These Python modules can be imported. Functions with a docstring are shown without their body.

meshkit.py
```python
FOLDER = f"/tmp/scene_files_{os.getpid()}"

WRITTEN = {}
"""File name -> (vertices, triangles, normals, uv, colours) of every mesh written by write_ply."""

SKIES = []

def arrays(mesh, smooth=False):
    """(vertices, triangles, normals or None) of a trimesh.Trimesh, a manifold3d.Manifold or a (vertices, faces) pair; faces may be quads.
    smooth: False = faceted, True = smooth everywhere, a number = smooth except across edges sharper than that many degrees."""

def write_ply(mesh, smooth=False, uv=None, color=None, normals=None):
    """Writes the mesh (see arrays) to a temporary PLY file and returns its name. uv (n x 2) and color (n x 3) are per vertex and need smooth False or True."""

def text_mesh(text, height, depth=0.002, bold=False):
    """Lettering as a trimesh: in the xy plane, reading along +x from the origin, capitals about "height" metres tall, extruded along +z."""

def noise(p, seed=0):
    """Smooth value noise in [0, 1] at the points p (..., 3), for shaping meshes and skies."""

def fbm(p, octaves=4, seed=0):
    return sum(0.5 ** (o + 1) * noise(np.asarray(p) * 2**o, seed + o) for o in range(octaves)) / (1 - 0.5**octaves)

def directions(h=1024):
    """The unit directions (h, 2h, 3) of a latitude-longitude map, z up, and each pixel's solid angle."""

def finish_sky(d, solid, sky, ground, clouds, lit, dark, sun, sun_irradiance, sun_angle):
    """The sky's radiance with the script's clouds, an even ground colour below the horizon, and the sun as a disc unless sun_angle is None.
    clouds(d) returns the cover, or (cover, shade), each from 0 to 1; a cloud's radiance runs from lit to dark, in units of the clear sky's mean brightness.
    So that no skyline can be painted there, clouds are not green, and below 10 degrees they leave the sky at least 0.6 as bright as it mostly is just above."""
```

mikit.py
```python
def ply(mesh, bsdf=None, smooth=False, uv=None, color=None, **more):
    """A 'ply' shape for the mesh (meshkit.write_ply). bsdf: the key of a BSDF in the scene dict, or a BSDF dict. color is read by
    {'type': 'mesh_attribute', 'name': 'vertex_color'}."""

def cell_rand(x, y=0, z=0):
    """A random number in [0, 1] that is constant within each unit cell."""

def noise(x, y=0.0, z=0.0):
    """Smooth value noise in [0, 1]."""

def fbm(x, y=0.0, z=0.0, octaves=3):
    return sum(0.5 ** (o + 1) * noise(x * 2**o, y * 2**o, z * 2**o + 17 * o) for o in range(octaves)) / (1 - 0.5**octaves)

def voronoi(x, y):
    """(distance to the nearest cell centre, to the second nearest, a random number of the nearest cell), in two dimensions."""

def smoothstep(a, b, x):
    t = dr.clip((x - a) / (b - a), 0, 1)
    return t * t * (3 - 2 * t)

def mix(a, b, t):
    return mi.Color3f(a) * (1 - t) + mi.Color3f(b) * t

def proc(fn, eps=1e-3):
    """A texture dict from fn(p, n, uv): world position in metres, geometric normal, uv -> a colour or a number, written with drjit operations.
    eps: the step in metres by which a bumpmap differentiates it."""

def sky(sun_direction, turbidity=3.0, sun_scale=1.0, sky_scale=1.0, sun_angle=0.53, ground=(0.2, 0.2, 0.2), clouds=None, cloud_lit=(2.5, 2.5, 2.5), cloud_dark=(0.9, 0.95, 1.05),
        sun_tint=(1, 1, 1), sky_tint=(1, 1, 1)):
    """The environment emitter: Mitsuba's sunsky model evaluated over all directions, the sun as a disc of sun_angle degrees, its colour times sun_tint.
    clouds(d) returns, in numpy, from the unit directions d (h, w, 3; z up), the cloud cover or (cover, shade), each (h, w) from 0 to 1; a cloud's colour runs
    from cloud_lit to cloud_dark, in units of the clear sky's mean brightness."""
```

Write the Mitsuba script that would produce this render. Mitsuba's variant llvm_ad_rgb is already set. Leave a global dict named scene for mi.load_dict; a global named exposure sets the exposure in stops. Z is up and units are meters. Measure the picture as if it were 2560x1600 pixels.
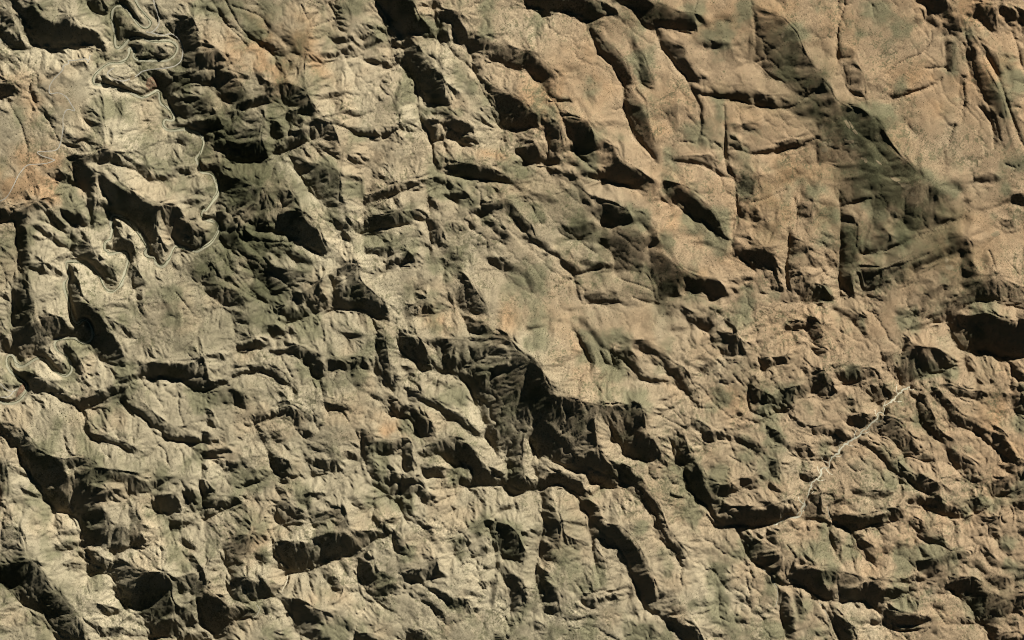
import math
import numpy as np
import drjit as dr
import mitsuba as mi
import mikit, meshkit
from scipy import ndimage as ndi

T = mi.ScalarTransform4f
scene, labels = {'type': 'scene'}, {}

# ------------------------------------------------------------------ camera, light, exposure
CAM_H = 100000.0                       # a satellite's view straight down
PX = 4.0                               # metres on the ground per pixel of the photograph (2560 x 1600)
scene['camera'] = {'type': 'perspective', 'fov_axis': 'x', 'fov': 2 * math.degrees(math.atan(1280 * PX / CAM_H)),
                   'near_clip': 1000.0, 'far_clip': 400000.0,
                   'to_world': T().look_at(origin=[0, 0, CAM_H], target=[0, 0, 0], up=[0, 1, 0])}
AZ, EL = math.radians(38), math.radians(27)
SX, SN = math.sin(AZ), math.cos(AZ)
scene['sky'] = mikit.sky([SX * math.cos(EL), SN * math.cos(EL), math.sin(EL)], turbidity=3, sky_scale=0.045, sun_tint=(.835, 1.04, 1.39), sky_tint=(.75, 1, .85), ground=(0.3, 0.24, 0.16))
exposure = 3.3

def world(p):
    """pixel of the photograph -> east, north in metres"""
    p = np.asarray(p, float)
    return np.stack([(p[..., 0] - 1280) * PX, (800 - p[..., 1]) * PX], -1)

# ------------------------------------------------------------------ survey: slopes turned away from the sun
# k steep rock, d steep slope, m gentle slope (outlines); v gully, W river, R road (lines); F field (outline).
# b slopes turned to the sun, V valley and G ridge lines. After 'S' come offset and unit in pixels; else each sheet 'T column row' covers 512 x 400 pixels, in units of 2.646 pixels.
SURVEY = """
T 0 0
k 9,0 15,0 20,4 25,8 28,12 28,26 22,18 17,12
k 29,0 33,1 35,7 42,16 50,21 57,22 61,17 67,17 70,22 75,26 82,26 88,31 92,35 97,42 99,54 97,55 96,47 93,43 88,42 80,39 74,41 66,40 63,45 57,47 52,46 48,43 43,41 37,43 34,37 30,34 28,27 28,13
d 0,10 6,13 12,18 16,26 18,33 16,36 10,28 5,22 0,19
k 0,23 4,27 8,32 14,36 18,36 22,40 27,43 31,46 20,47 14,47 8,46 7,41 3,36 0,33
d 0,51 8,54 12,55 5,57 0,57
k 0,79 8,78 12,77 16,82 20,88 18,90 12,88 6,91 0,92
k 80,2 84,0 92,0 97,5 99,10 104,12 100,14 92,13 86,11 84,6
k 109,0 119,0 123,6 128,12 133,18 131,20 125,13 120,6 113,3
d 111,10 115,14 117,22 122,28 130,33 120,36 112,42 110,35
k 118,29 125,27 131,29 137,31 130,35 122,33
d 157,25 166,17 174,14 182,17 186,27 188,40 190,52 193,60 193,63 185,64 177,63 172,60 172,52 170,42 165,35 160,29
k 166,20 174,15 181,18 184,28 180,36 172,40 166,30
k 186,45 189,48 193,60 190,62 185,52
k 120,42 124,40 129,40 134,44 137,46 133,49 128,46 122,44
k 129,56 136,53 143,51 147,53 140,56 133,58
d 134,47 142,50 150,47 158,50 150,56 140,56
k 90,76 96,73 101,72 108,76 115,78 122,84 126,88 120,88 112,84 104,82 96,79
d 134,70 138,66 146,65 152,66 156,68 162,72 168,71 180,68 193,67 193,80 185,77 176,79 168,82 164,88 168,96 176,100 183,98 193,93 193,104 183,107 175,112 170,112 167,105 163,100 156,95 151,88 150,82 146,74 138,73
k 140,67 150,66 157,71 163,77 158,80 150,74
k 155,94 163,98 168,106 168,112 163,104 158,100
k 165,88 172,96 180,97 188,93 184,91 172,90
k 176,114 182,114 193,112 193,131 186,125 178,120
d 158,115 165,116 170,118 176,117 172,121 165,121
d 64,145 72,144 80,147 90,146 97,142 105,143 114,145 122,150 122,151 64,151
k 95,149 103,145 112,147 118,151 95,151
k 28,82 34,90 36,98 42,104 48,110 55,114 58,117 50,115 43,110 36,103 31,96 29,88
k 42,88 47,90 50,96 54,104 57,108 53,105 48,98 44,92
d 33,80 40,84 45,89 48,95 42,90 35,85
k 79,60 82,62 84,66 89,69 86,69 81,66
d 73,58 80,57 81,63 76,66 70,63
d 155,132 163,134 170,130 178,133 172,137 164,136 158,135
k 176,2 180,5 187,7 193,5 193,7 186,8 178,6
d 137,3 146,5 152,11 160,18 155,20 146,17 140,12
v 39,50 37,64 30,75 27,84
v 8,96 14,108 20,118 26,140
v 42,108 48,118 54,130
W 128,0 133,9 139,16 143,21 141,25 137,27 131,24 127,19 122,12 118,6 111,5 106,9 105,18 109,30 108,40 110,46 116,44 120,38 127,35 134,36 142,39 150,39 160,38 167,42 168,47 164,54 156,58 144,57 129,57 125,53 128,48 122,45 122,50 119,56 113,60 104,59 96,64 88,72 88,79 92,80 100,80 115,85 125,88 134,93 143,88 150,84 150,98 160,102 164,109 164,113 160,114 156,112 153,117 157,123 165,123 175,121 180,124 188,126 193,132 190,144 185,149
R 145,0 148,10 151,20 149,26 143,31 138,30
R 143,31 155,34 161,31 169,36 173,44 172,56 169,60 162,64 135,66 130,71 122,75 115,77 105,74 101,70 103,67 108,64
R 85,52 84,57 82,60 83,55 72,57 63,57 66,60 59,62 60,66 52,73 47,80 46,87 48,89 55,87 63,91 68,100 72,106 63,102 59,111 60,120 58,132 55,142 45,143 34,143 38,147 52,151
F 124,70 128,71 126,76 122,75
T 1 0
k 160,0 193,0 193,32 188,32 184,29 178,28 177,20 174,15 170,14 168,8 164,4
k 175,30 178,33 180,38 187,42 191,46 184,47 180,45 174,45 175,38
k 186,33 193,35 193,45 189,42
k 150,57 156,55 162,56 168,59 175,60 182,56 190,49 193,48 193,56 187,58 181,62 176,65 168,62 160,60
k 186,60 193,57 193,70 189,66 187,63
d 148,41 155,39 163,37 168,38 162,42 154,46 149,49
d 170,27 177,26 176,31 172,34
d 118,36 127,33 137,35 143,38 135,40 130,41 124,38
k 106,51 113,49 119,52 127,52 122,55 113,55
d 119,52 128,47 137,44 141,45 133,51 124,54
m 105,60 115,58 120,58 113,62 106,63
m 118,67 128,64 136,59 135,64 127,67
d 113,92 118,87 126,86 133,87 139,87 131,89 124,93 119,95
d 115,108 123,106 131,104 138,106 146,107 152,107 147,111 140,110 132,108 124,109 118,111
d 117,112 124,115 132,119 140,122 148,124 156,123 164,127 162,130 155,129 147,129 140,126 134,121 125,118 118,116
k 142,124 148,125 156,125 163,128 162,130 155,129 147,129
k 165,125 172,124 180,121 185,117 183,122 174,129 168,131
m 178,92 183,96 184,104 183,112 180,104 178,98
d 148,99 153,104 158,106 154,107
v 19,0 27,15 32,24 40,33 47,38 60,44 65,52
v 14,14 20,22 26,29 34,36 40,44
v 26,6 36,9 45,12 55,17
k 0,5 6,9 13,14 18,19 22,25 18,22 12,15 4,10
d 8,9 14,10 18,11 14,13
d 38,30 46,33 50,35 45,38 40,34
d 72,35 80,36 85,41 88,50 92,56 85,52 80,45 75,39
d 55,16 62,22 66,30 60,26
d 52,42 60,38 70,44 80,52 72,53 64,50 58,46
d 0,45 8,46 14,48 18,54 22,58 14,60 8,63 0,64
k 12,65 22,67 30,71 38,73 43,73 40,76 32,75 22,75 14,77 6,81 0,81 0,78 8,74
d 44,69 52,70 57,78 66,81 78,78 82,82 90,84 96,88 100,95 104,100 106,106 100,110 92,106 86,100 80,101 72,97 64,94 70,88 62,88 55,84 50,77
k 55,82 66,83 70,86 62,90 56,88
d 10,82 20,76 32,80 40,88 34,95 22,97 12,92
k 16,90 26,87 35,92 28,97 20,96
k 30,98 40,96 50,92 58,89 66,90 60,96 52,100 44,103 34,104 28,103
k 86,104 94,99 102,99 106,105 102,111 94,108 88,108 80,112 76,110 80,106
d 76,110 84,108 92,112 96,116 88,119 78,118
k 61,118 68,116 72,122 74,130 68,133 63,126
k 94,116 102,113 110,113 115,118 108,122 103,119 97,119
k 78,131 84,126 92,120 96,124 97,130 92,136 85,140 78,144 70,147 63,145 66,140 72,138 78,139
d 97,122 110,116 117,118 123,122 118,128 110,130 100,128
d 118,124 124,126 124,140 121,144 117,136
m 0,103 8,104 16,107 25,104 45,106 60,110 58,120 56,128 40,135 25,138 10,138 0,130
k 0,113 8,112 14,118 10,124 2,122
k 8,133 22,132 36,137 50,131 56,134 58,145 56,151 24,151 20,145 10,141
d 96,136 104,133 112,136 118,142 122,148 112,142 104,138
d 80,146 90,143 98,147 90,149
v 100,26 112,22 122,18
v 117,3 122,12 124,18
v 91,5 94,12 98,20
T 2 0
k 0,0 3,2 4,10 5,16 9,18 13,22 18,26 22,31 18,32 15,30 8,32 0,32
k 21,0 26,1 30,4 28,8 24,9 22,5
k 24,11 28,12 32,10 38,11 43,13 48,17 50,22 53,28 55,33 58,37 57,43 55,45 51,42 48,38 45,37 44,31 42,25 39,20 36,19 33,18 30,17 26,18
k 25,19 30,20 33,24 31,26 26,25
k 25,31 32,28 35,31 37,36 35,40 31,39 27,36
d 0,37 4,40 7,45 10,52 13,58 18,64 22,69 26,73 30,77 34,82 36,88 38,95 39,98 36,99 28,97 20,97 13,94 8,88 6,78 4,72 0,69
k 0,63 6,61 14,60 20,66 18,70 10,70 4,73 0,70
k 6,76 16,74 26,76 33,82 35,89 26,89 20,86 12,84 7,82
k 16,94 22,91 30,90 37,91 39,98 33,98 26,99 20,97
k 0,37 3,39 2,42 0,43
m 17,47 22,50 27,56 30,63 33,72 30,75 24,70 20,63 18,55
k 38,46 41,49 43,54 42,57 40,52
d 56,36 64,34 70,37 76,40 84,43 92,43 98,45 104,47 110,46 117,49 121,54 126,60 131,64 136,67 141,71 138,74 132,75 126,78 120,77 116,72 112,67 108,63 105,66 98,65 92,64 87,60 82,58 76,58 73,54 74,51 80,50 88,51 85,49 75,48 68,49 60,52 56,48
k 74,53 80,52 86,54 90,58 96,60 106,61 108,63 105,66 98,65 92,64 87,60 82,58 76,58
k 108,48 114,50 118,56 124,63 131,67 134,73 127,77 120,76 114,69 109,62 107,55
k 57,38 63,36 68,40 66,44 60,47 56,45
k 59,58 63,60 68,63 72,62 70,65 64,67 60,66
d 66,70 70,72 76,80 82,85 90,86 96,90 104,93 110,96 113,101 117,106 124,109 130,114 136,116 139,121 141,130 144,136 146,142 140,144 136,137 130,130 128,124 127,120 122,116 116,120 108,122 100,122 92,122 87,121 85,116 83,108 81,100 79,92 75,86 73,81 70,76
k 82,104 90,106 96,102 92,108 86,110
k 88,119 96,116 104,114 112,110 118,107 124,110 122,114 116,116 110,121 104,123 96,122
k 66,70 70,72 75,82 80,88 82,97 79,93 74,86 71,80 68,75
d 124,78 132,76 137,80 132,86 140,92 150,93 153,97 145,96 138,96 132,92 127,86
d 131,120 138,118 142,124 145,134 147,140 140,142 132,138 129,130
d 146,112 152,109 158,111 165,114 170,119 175,127 182,132 190,138 193,142 193,145 184,145 175,143 165,145 160,146 155,138 153,130 149,124 147,118
k 148,120 155,115 162,114 169,120 175,128 170,133 160,130 155,134 152,128
k 156,134 166,131 174,132 182,138 178,143 165,145 160,146 156,140
k 99,141 105,137 112,136 118,137 121,144 124,149 126,151 108,151 106,146 100,144
d 128,139 136,140 142,144 146,138 154,137 150,142 142,146 136,150 130,146
k 107,0 165,0 172,4 178,8 183,12 185,16 182,19 176,20 168,20 162,15 157,14 150,11 142,9 134,10 132,15 129,16 125,11 120,7 114,7 110,4
k 186,8 190,10 193,9 193,14 188,13
d 168,2 178,3 185,6 190,7 184,10 176,6
d 171,22 176,27 183,35 188,44 193,50 193,60 186,55 180,51 176,43 173,36 170,30
k 170,29 175,36 179,43 184,48 190,52 193,58 190,60 184,54 178,51 176,44 173,36
k 38,113 46,113 53,114 57,117 60,122 57,124 50,124 44,123 38,126 36,120
d 27,103 36,104 41,108 40,114 32,110 27,108
k 15,116 22,113 27,115 27,122 22,125 30,127 37,126 33,131 26,133 20,132 17,125 10,121 8,117
k 38,129 46,131 54,129 60,130 65,134 67,139 62,136 55,135 50,138 46,133
d 38,127 44,124 52,125 58,129 50,131 42,130
d 8,98 12,100 17,104 21,108 15,108 9,104 6,102
d 8,107 18,112 28,113 20,116 10,113
k 27,149 32,149 34,151 27,151
v 60,64 63,72 68,78
v 132,96 138,97 150,95 153,97
v 150,130 140,100 130,90
T 3 0
k 0,0 28,0 36,3 40,6 33,8 24,6 22,9 18,6 12,4 6,5 3,3 0,5
d 20,5 28,2 38,3 44,7 48,6 54,10 62,13 70,12 78,15 82,15 76,20 72,26 66,28 58,28 50,27 44,25 40,26 36,26 31,27 27,22 23,14
k 24,14 32,22 40,24 38,20 44,18 50,18 56,20 60,15 65,18 72,22 80,23 84,24 78,25 72,29 66,29 58,28 50,27 44,25 40,26 36,27 31,27 27,21
k 0,8 3,10 4,15 1,14
d 5,18 10,19 11,22 7,21
d 39,29 44,32 50,36 56,42 62,43 65,46 67,52 70,58 73,64 77,71 82,73 87,71 82,76 80,80 77,79 71,77 69,75 67,70 61,65 58,60 54,56 49,49 44,44 42,37
k 44,45 52,48 58,56 66,55 70,60 74,66 78,72 80,78 76,78 70,75 66,70 61,65 57,59 52,54
d 72,31 76,34 78,38 84,40 92,40 98,39 101,42 110,43 118,40 122,42 115,44 107,44 101,47 94,46 86,43 79,41 75,36
k 94,42 99,41 102,43 100,46 96,46
m 90,15 98,12 108,12 115,15 112,20 106,21 101,18
m 128,8 142,10 152,12 160,18 164,23 170,26 175,32 175,38 180,45 185,53 190,62 193,66 193,90 186,93 178,92 172,88 166,84 160,78 158,76 150,75 144,71 138,65 132,60 124,55 120,48 122,42 128,38 134,30 132,20
d 170,38 174,44 178,50 184,56 190,66 193,72 193,82 184,80 176,72 170,62 164,56 166,48
d 130,58 138,57 148,58 158,64 164,72 158,74 150,74 144,71 138,65
d 150,14 158,17 164,22 160,26 152,22
d 113,82 120,80 130,84 138,87 146,90 156,90 166,96 163,104 155,104 148,103 140,101 132,101 124,98 116,94 111,92 106,93 100,92 94,91 86,89 80,91 75,88 71,85 71,80 76,84 86,87 95,88 100,91 106,88 113,89
k 73,86 80,88 86,88 92,86 100,90 106,86 112,91 104,92 98,93 90,90 84,90 78,90
k 114,93 124,96 132,100 135,100 126,91 118,88 112,90
k 134,100 140,90 148,94 150,102 142,100
d 0,49 4,52 8,57 11,62 14,69 18,76 19,82 14,82 9,80 4,74 2,68 0,64
k 2,64 10,64 14,72 18,80 10,80 5,75
m 16,32 20,36 21,46 16,46 14,40
d 14,47 19,48 24,52 28,56 27,60 31,64 34,70 38,78 36,82 29,82 25,78 24,70 23,62 21,54 18,50
m 10,82 20,84 26,90 32,96 26,104 18,104 10,98
d 13,100 22,102 28,108 32,116 35,125 38,133 42,144 43,151 37,151 34,145 28,138 21,132 16,127 15,120 13,110
k 8,93 10,98 13,105 11,106 8,101
m 52,102 58,97 62,94 60,100 59,108 60,118 62,126 57,124 54,116 51,108
d 75,88 80,94 82,102 84,110 83,118 82,127 80,132 81,122 80,112 79,104 77,96
m 113,114 120,115 128,113 136,116 140,120 132,124 122,124 112,126 112,120
d 110,125 118,122 128,122 126,125 116,126
m 105,128 112,128 118,132 122,136 116,142 112,148 104,148
k 127,145 134,144 142,141 150,139 158,136 164,134 172,134 178,136 186,134 190,132 184,137 176,139 168,140 163,142 158,145 150,145 142,146 134,147 128,147
d 150,139 158,133 168,130 178,132 190,128 193,130 193,134 186,138 170,140
m 160,100 168,98 176,97 186,90 193,88 193,115 184,112 174,110 166,106
d 183,92 186,88 189,89 185,92
d 76,148 84,149 88,151 78,151
d 0,140 4,146 8,151 0,151
v 104,100 104,115 105,130 104,145 106,151
v 62,134 70,134 76,136
v 95,135 102,140 104,146
v 0,104 8,102 10,99
v 132,60 136,58 140,56
F 157,32 160,30 161,34 158,37
F 152,44 154,40 157,41 156,46 153,47
F 155,77 159,75 160,78 157,80
T 4 0
k 88,0 120,0 121,5 118,8 112,10 108,10 104,9 103,4 98,2 92,4
d 103,5 112,4 120,3 124,7 126,13 124,18 118,16 115,11 110,11 106,15 112,20 116,22 113,26 110,22 104,19 98,18 103,13
k 120,14 124,14 128,18 126,20 122,17
k 98,18 105,19 110,20 113,25 115,29 110,26 106,22
d 119,20 126,18 133,17 137,20 135,27 132,35 125,32 117,34 115,29 116,25
k 117,32 124,32 130,29 131,33 124,34 120,34
k 137,13 143,10 146,13 145,17 141,16
k 147,4 151,2 155,7 153,11 148,11
k 150,15 156,14 160,16 162,22 164,29 160,28 155,21
d 140,14 150,8 158,5 165,10 166,18 168,26 164,22 158,14 150,14
k 166,7 172,3 177,7 183,9 187,13 193,19 193,23 185,20 182,21 176,15 170,12
m 176,16 180,17 180,20 177,19
k 134,36 140,40 144,42 148,47 149,52 144,48 140,46 137,41
d 138,28 143,30 146,34 150,40 155,45 160,47 165,50 170,62 160,54 155,50 152,46 148,42 145,36 141,32
d 140,46 148,49 151,58 156,66 160,72 164,78 170,86 174,96 176,104 176,112 172,112 166,104 160,96 154,92 150,86 148,80 146,75 142,68 141,58
k 140,46 146,48 150,52 146,55 142,54
d 146,76 151,78 148,82 152,86 158,90 150,88
m 160,54 168,58 174,66 176,72 172,74 168,70 163,62
d 151,93 156,98 160,104 166,110 170,118 172,126 170,134 165,130 164,120 162,114 156,107 153,100
m 166,116 172,120 172,132 168,136 164,128
d 120,37 125,40 127,48 128,55 127,62 124,68 120,66 120,56 119,46
m 131,70 138,68 141,70 138,78 138,90 139,100 138,112 135,112 135,100 134,94 133,86 132,78
d 133,88 138,96 138,100 134,96
k 110,109 115,109 119,112 121,116 126,117 130,116 127,120 121,118 118,113
m 18,40 26,44 34,47 30,54 20,56 18,48
m 20,60 30,56 38,62 42,70 46,80 46,92 40,96 30,90 24,80
d 0,68 4,72 8,76 12,82 14,90 18,96 26,99 34,98 42,101 48,104 52,109 58,114 62,120 64,126 68,134 72,140 76,144 78,151 66,151 60,147 54,140 46,132 38,126 30,118 24,112 16,110 8,112 0,114
d 0,96 10,98 22,100 34,102 44,106 40,112 28,112 14,108 4,106
k 66,134 70,140 76,145 70,142
m 0,110 16,110 28,118 38,128 46,138 54,148 54,151 0,151
m 70,85 80,82 90,84 100,82 94,86 84,90 74,94 68,98
v 24,0 23,10 19,20 17,32 18,44 18,60
v 106,30 106,40 100,48 92,53 82,56 72,62 64,70
v 116,74 108,82 98,84 88,87 78,93 70,100
v 128,118 124,130 121,140 112,151
v 120,64 112,64 100,65
v 182,30 187,42 190,58 193,66
v 160,56 166,68 172,82 178,98 182,112 188,124
v 150,100 158,108 164,118 165,140
v 50,5 50,12
m 188,45 193,44 193,65 190,60
F 0,118 5,117 3,122 0,122
F 23,130 27,133 33,132 33,135 28,136 24,135
F 2,135 8,134 8,138 2,138
F 9,134 15,136 12,140 8,140
F 3,140 9,140 8,144 2,143
F 39,148 43,149 46,151 40,151
F 23,114 26,113 30,121 28,122
F 27,113 30,116 33,121 31,122
F 31,123 34,122 37,127 34,127
F 174,142 181,130 183,131 178,143
F 15,112 18,111 18,113
T 0 1
k 67,2 73,1 79,2 83,6 88,9 91,13 90,18 89,23 82,26 78,26 74,22 70,17 68,12
k 92,12 96,12 100,15 105,20 112,25 118,28 124,31 130,35 138,40 146,43 156,43 163,43 167,47 160,46 150,46 143,46 147,54 146,62 149,70 151,77 142,81 140,75 136,68 130,63 125,57 118,53 110,51 104,50 105,42 104,37 100,31 97,24 95,17
d 138,44 150,45 156,44 164,44 170,49 173,56 178,61 184,65 193,66 193,82 188,84 180,86 174,86 168,80 164,75 158,70 159,60 157,54 150,50 146,60 143,50
k 163,72 172,76 180,80 184,84 175,86 168,80
k 165,62 174,58 179,62 172,65
k 48,13 52,11 57,11 61,14 66,16 64,20 58,19 53,16
d 61,20 67,20 74,24 76,27 70,24
d 78,26 84,26 89,26 90,34 91,44 91,54 89,58 88,66 85,62 84,54 83,46 82,38 80,31
k 83,41 90,36 91,48 88,57 85,60
k 91,41 96,40 104,42 104,50 98,46 94,43
k 104,52 108,52 109,58 112,65 114,73 122,75 127,80 128,86 128,92 125,98 122,97 121,88 117,84 112,84 110,78 108,70 106,60
k 100,83 105,81 111,84 107,86 102,87
d 107,76 113,76 114,82 108,82
k 137,88 145,88 151,86 154,80 150,78 152,88 147,92 139,90
d 136,84 150,77 154,84 154,92 148,96 146,93 138,90
k 43,49 48,49 53,54 58,59 62,65 57,66 51,62 46,56
k 57,46 63,46 66,50 71,54 74,58 74,63 69,60 63,55 58,50
k 67,46 73,48 77,53 82,58 83,64 77,62 73,56
d 62,65 68,69 74,62 75,72 70,80 67,75
k 31,64 36,60 41,62 43,68 50,72 56,77 62,80 56,80 48,75 42,71 36,65
k 67,78 70,80 73,85 73,89 68,89
d 75,72 83,80 88,84 88,90 76,90 74,82
k 60,91 70,89 78,89 87,86 90,92 95,97 100,102 104,107 108,113 111,120 105,121 98,118 94,111 88,104 82,97 76,93 68,92 63,94
d 88,90 100,98 109,104 110,113 114,118 110,121 98,118
k 64,98 68,98 70,105 72,112 72,118 68,114 65,106
d 62,116 70,114 74,120 76,128 76,134 72,138 66,134 64,126
k 65,130 72,130 78,134 84,136 90,140 95,146 98,151 70,151 68,144 66,138
k 56,106 60,107 63,110 60,112 57,109
k 27,99 33,98 38,98 40,95 42,98 45,104 48,109 42,107 36,103 30,103
k 0,47 10,47 20,49 23,53 19,58 24,62 25,70 20,76 21,82 18,84 15,75 14,64 14,57 6,58 0,60
d 18,48 26,42 34,38 42,42 36,48 26,52 24,62 26,74 23,80 27,88 26,98 20,104 16,104 15,90 15,76 17,60
d 36,37 44,43 38,48 30,46
d 16,104 21,104 26,112 28,124 30,132 32,144 26,146 22,140 20,128 16,114
k 12,124 17,120 21,128 22,135 20,142 14,141 12,134
k 2,126 6,127 9,133 9,139 5,136
k 23,143 28,145 29,151 24,151
d 10,143 22,142 24,151 10,151
k 11,149 16,150 24,151 11,151
d 100,0 118,3 130,4 136,10 140,20 134,17 128,9 118,6 106,4
d 128,5 134,7 139,14 142,20 152,19 158,19 163,15 168,12 178,11 185,13 180,10 172,10 166,8 160,14 150,16 142,12 136,4
k 186,4 193,5 193,11 188,10 186,7
k 166,11 176,11 186,14 178,13
d 174,40 182,35 190,36 192,42 188,46 180,44
d 179,28 188,28 193,30 193,33 186,32 180,30
k 190,53 193,52 193,57
d 120,105 126,100 130,106 134,112 140,118 134,119 126,122 122,116
k 160,97 165,99 170,102 172,104 167,105 162,101
v 124,112 125,120 124,130 132,131
d 174,98 182,104 190,112 193,114 193,122 186,116 178,108
d 39,146 50,147 60,150 62,151 40,151
m 125,131 132,130 136,136 138,146 142,150 134,148 130,140
m 153,130 158,134 161,142 166,150 160,148 156,140
v 166,125 174,135 182,145
v 0,98 4,106 6,116 3,130
v 8,116 12,124
W 193,82 186,87 182,86 193,78
W 166,80 163,84 161,90 158,96 155,100 151,101 147,98 145,92
W 145,92 138,91 136,87 140,84
W 106,52 104,58 106,64 105,70 104,75 99,77 98,83 102,88 104,89
W 119,86 121,92 120,98 118,105 116,112 114,119 110,123 104,125 99,121 96,115 95,111 88,103 82,97
W 63,95 62,99 65,106 66,111 61,115 60,118 62,126 65,135 67,143 69,151
W 193,46 189,52 193,56
R 52,0 46,3 36,4 28,4 24,6 20,11 17,15 14,22 10,30 6,36 0,39
T 1 1
k 0,6 6,4 12,4 16,6 20,8 14,12 8,10 4,9 0,11
d 8,10 14,8 20,5 24,8 26,12 32,22 36,34 40,36 36,46 44,50 40,56 34,64 26,64 20,64 14,66 12,60 16,52 10,48 10,40 14,32 12,24 10,16
k 10,12 16,12 22,16 26,22 30,28 20,24 14,22
d 13,20 24,22 36,30 38,40 34,44 24,46 14,40 12,30
d 26,14 40,16 50,26 60,24 64,36 68,46 64,50 52,48 40,50 34,40 30,24
k 0,54 7,51 14,51 19,55 16,60 20,64 30,66 26,68 18,65 14,64 10,58 4,56
d 14,52 24,56 34,62 40,60 46,54 56,50 68,50 68,58 60,62 48,64 40,64 32,67 24,66 18,62
k 24,62 32,64 35,66 28,67
k 44,65 52,63 62,64 68,60 70,52 80,50 88,46 88,40 84,34 81,32 86,36 90,44 93,50 98,58 104,64 107,70 111,76 114,80 108,82 102,81 96,78 90,75 82,73 74,71 66,68 56,68 48,67
d 68,46 76,48 86,42 88,36 80,32 82,24 78,24 72,30 66,38
k 90,54 98,58 104,66 106,69 98,66 92,62
d 100,82 112,81 116,88 112,92 106,86
d 80,0 90,0 100,2 110,4 118,8 124,10 130,16 132,24 128,28 122,28 114,24 112,20 104,18 98,12 90,14 86,8
k 84,4 92,6 98,4 103,9 97,9 90,7
d 94,20 102,17 110,20 114,26 122,29 128,33 128,38 124,40 128,46 122,46 116,44 108,36 102,32 98,27 92,24
k 100,31 106,33 110,38 104,36
v 89,12 94,22 99,32 101,42 105,50 112,57 119,59
k 114,57 120,57 126,60 130,64 126,66 134,72 138,76 132,74 128,72 130,78 134,84 130,80 126,70 120,62
d 122,56 132,58 137,64 139,70 134,66 128,60
d 148,40 156,34 164,28 172,26 182,22 193,20 193,25 184,30 176,34 168,36 160,40 152,46
k 168,28 180,30 181,33 174,34 170,32
d 150,58 158,54 166,52 176,50 184,48 193,52 193,58 184,62 176,64 170,66 160,70 150,72 147,68
k 165,56 175,52 178,56 181,63 173,62 168,60
k 148,87 154,84 158,85 161,90 155,89 150,89
d 156,84 168,84 176,80 176,86 170,90 162,90
d 172,98 182,92 190,89 193,90 193,95 184,98 174,104 166,108
k 184,94 190,90 193,92 193,95 186,95
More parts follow.
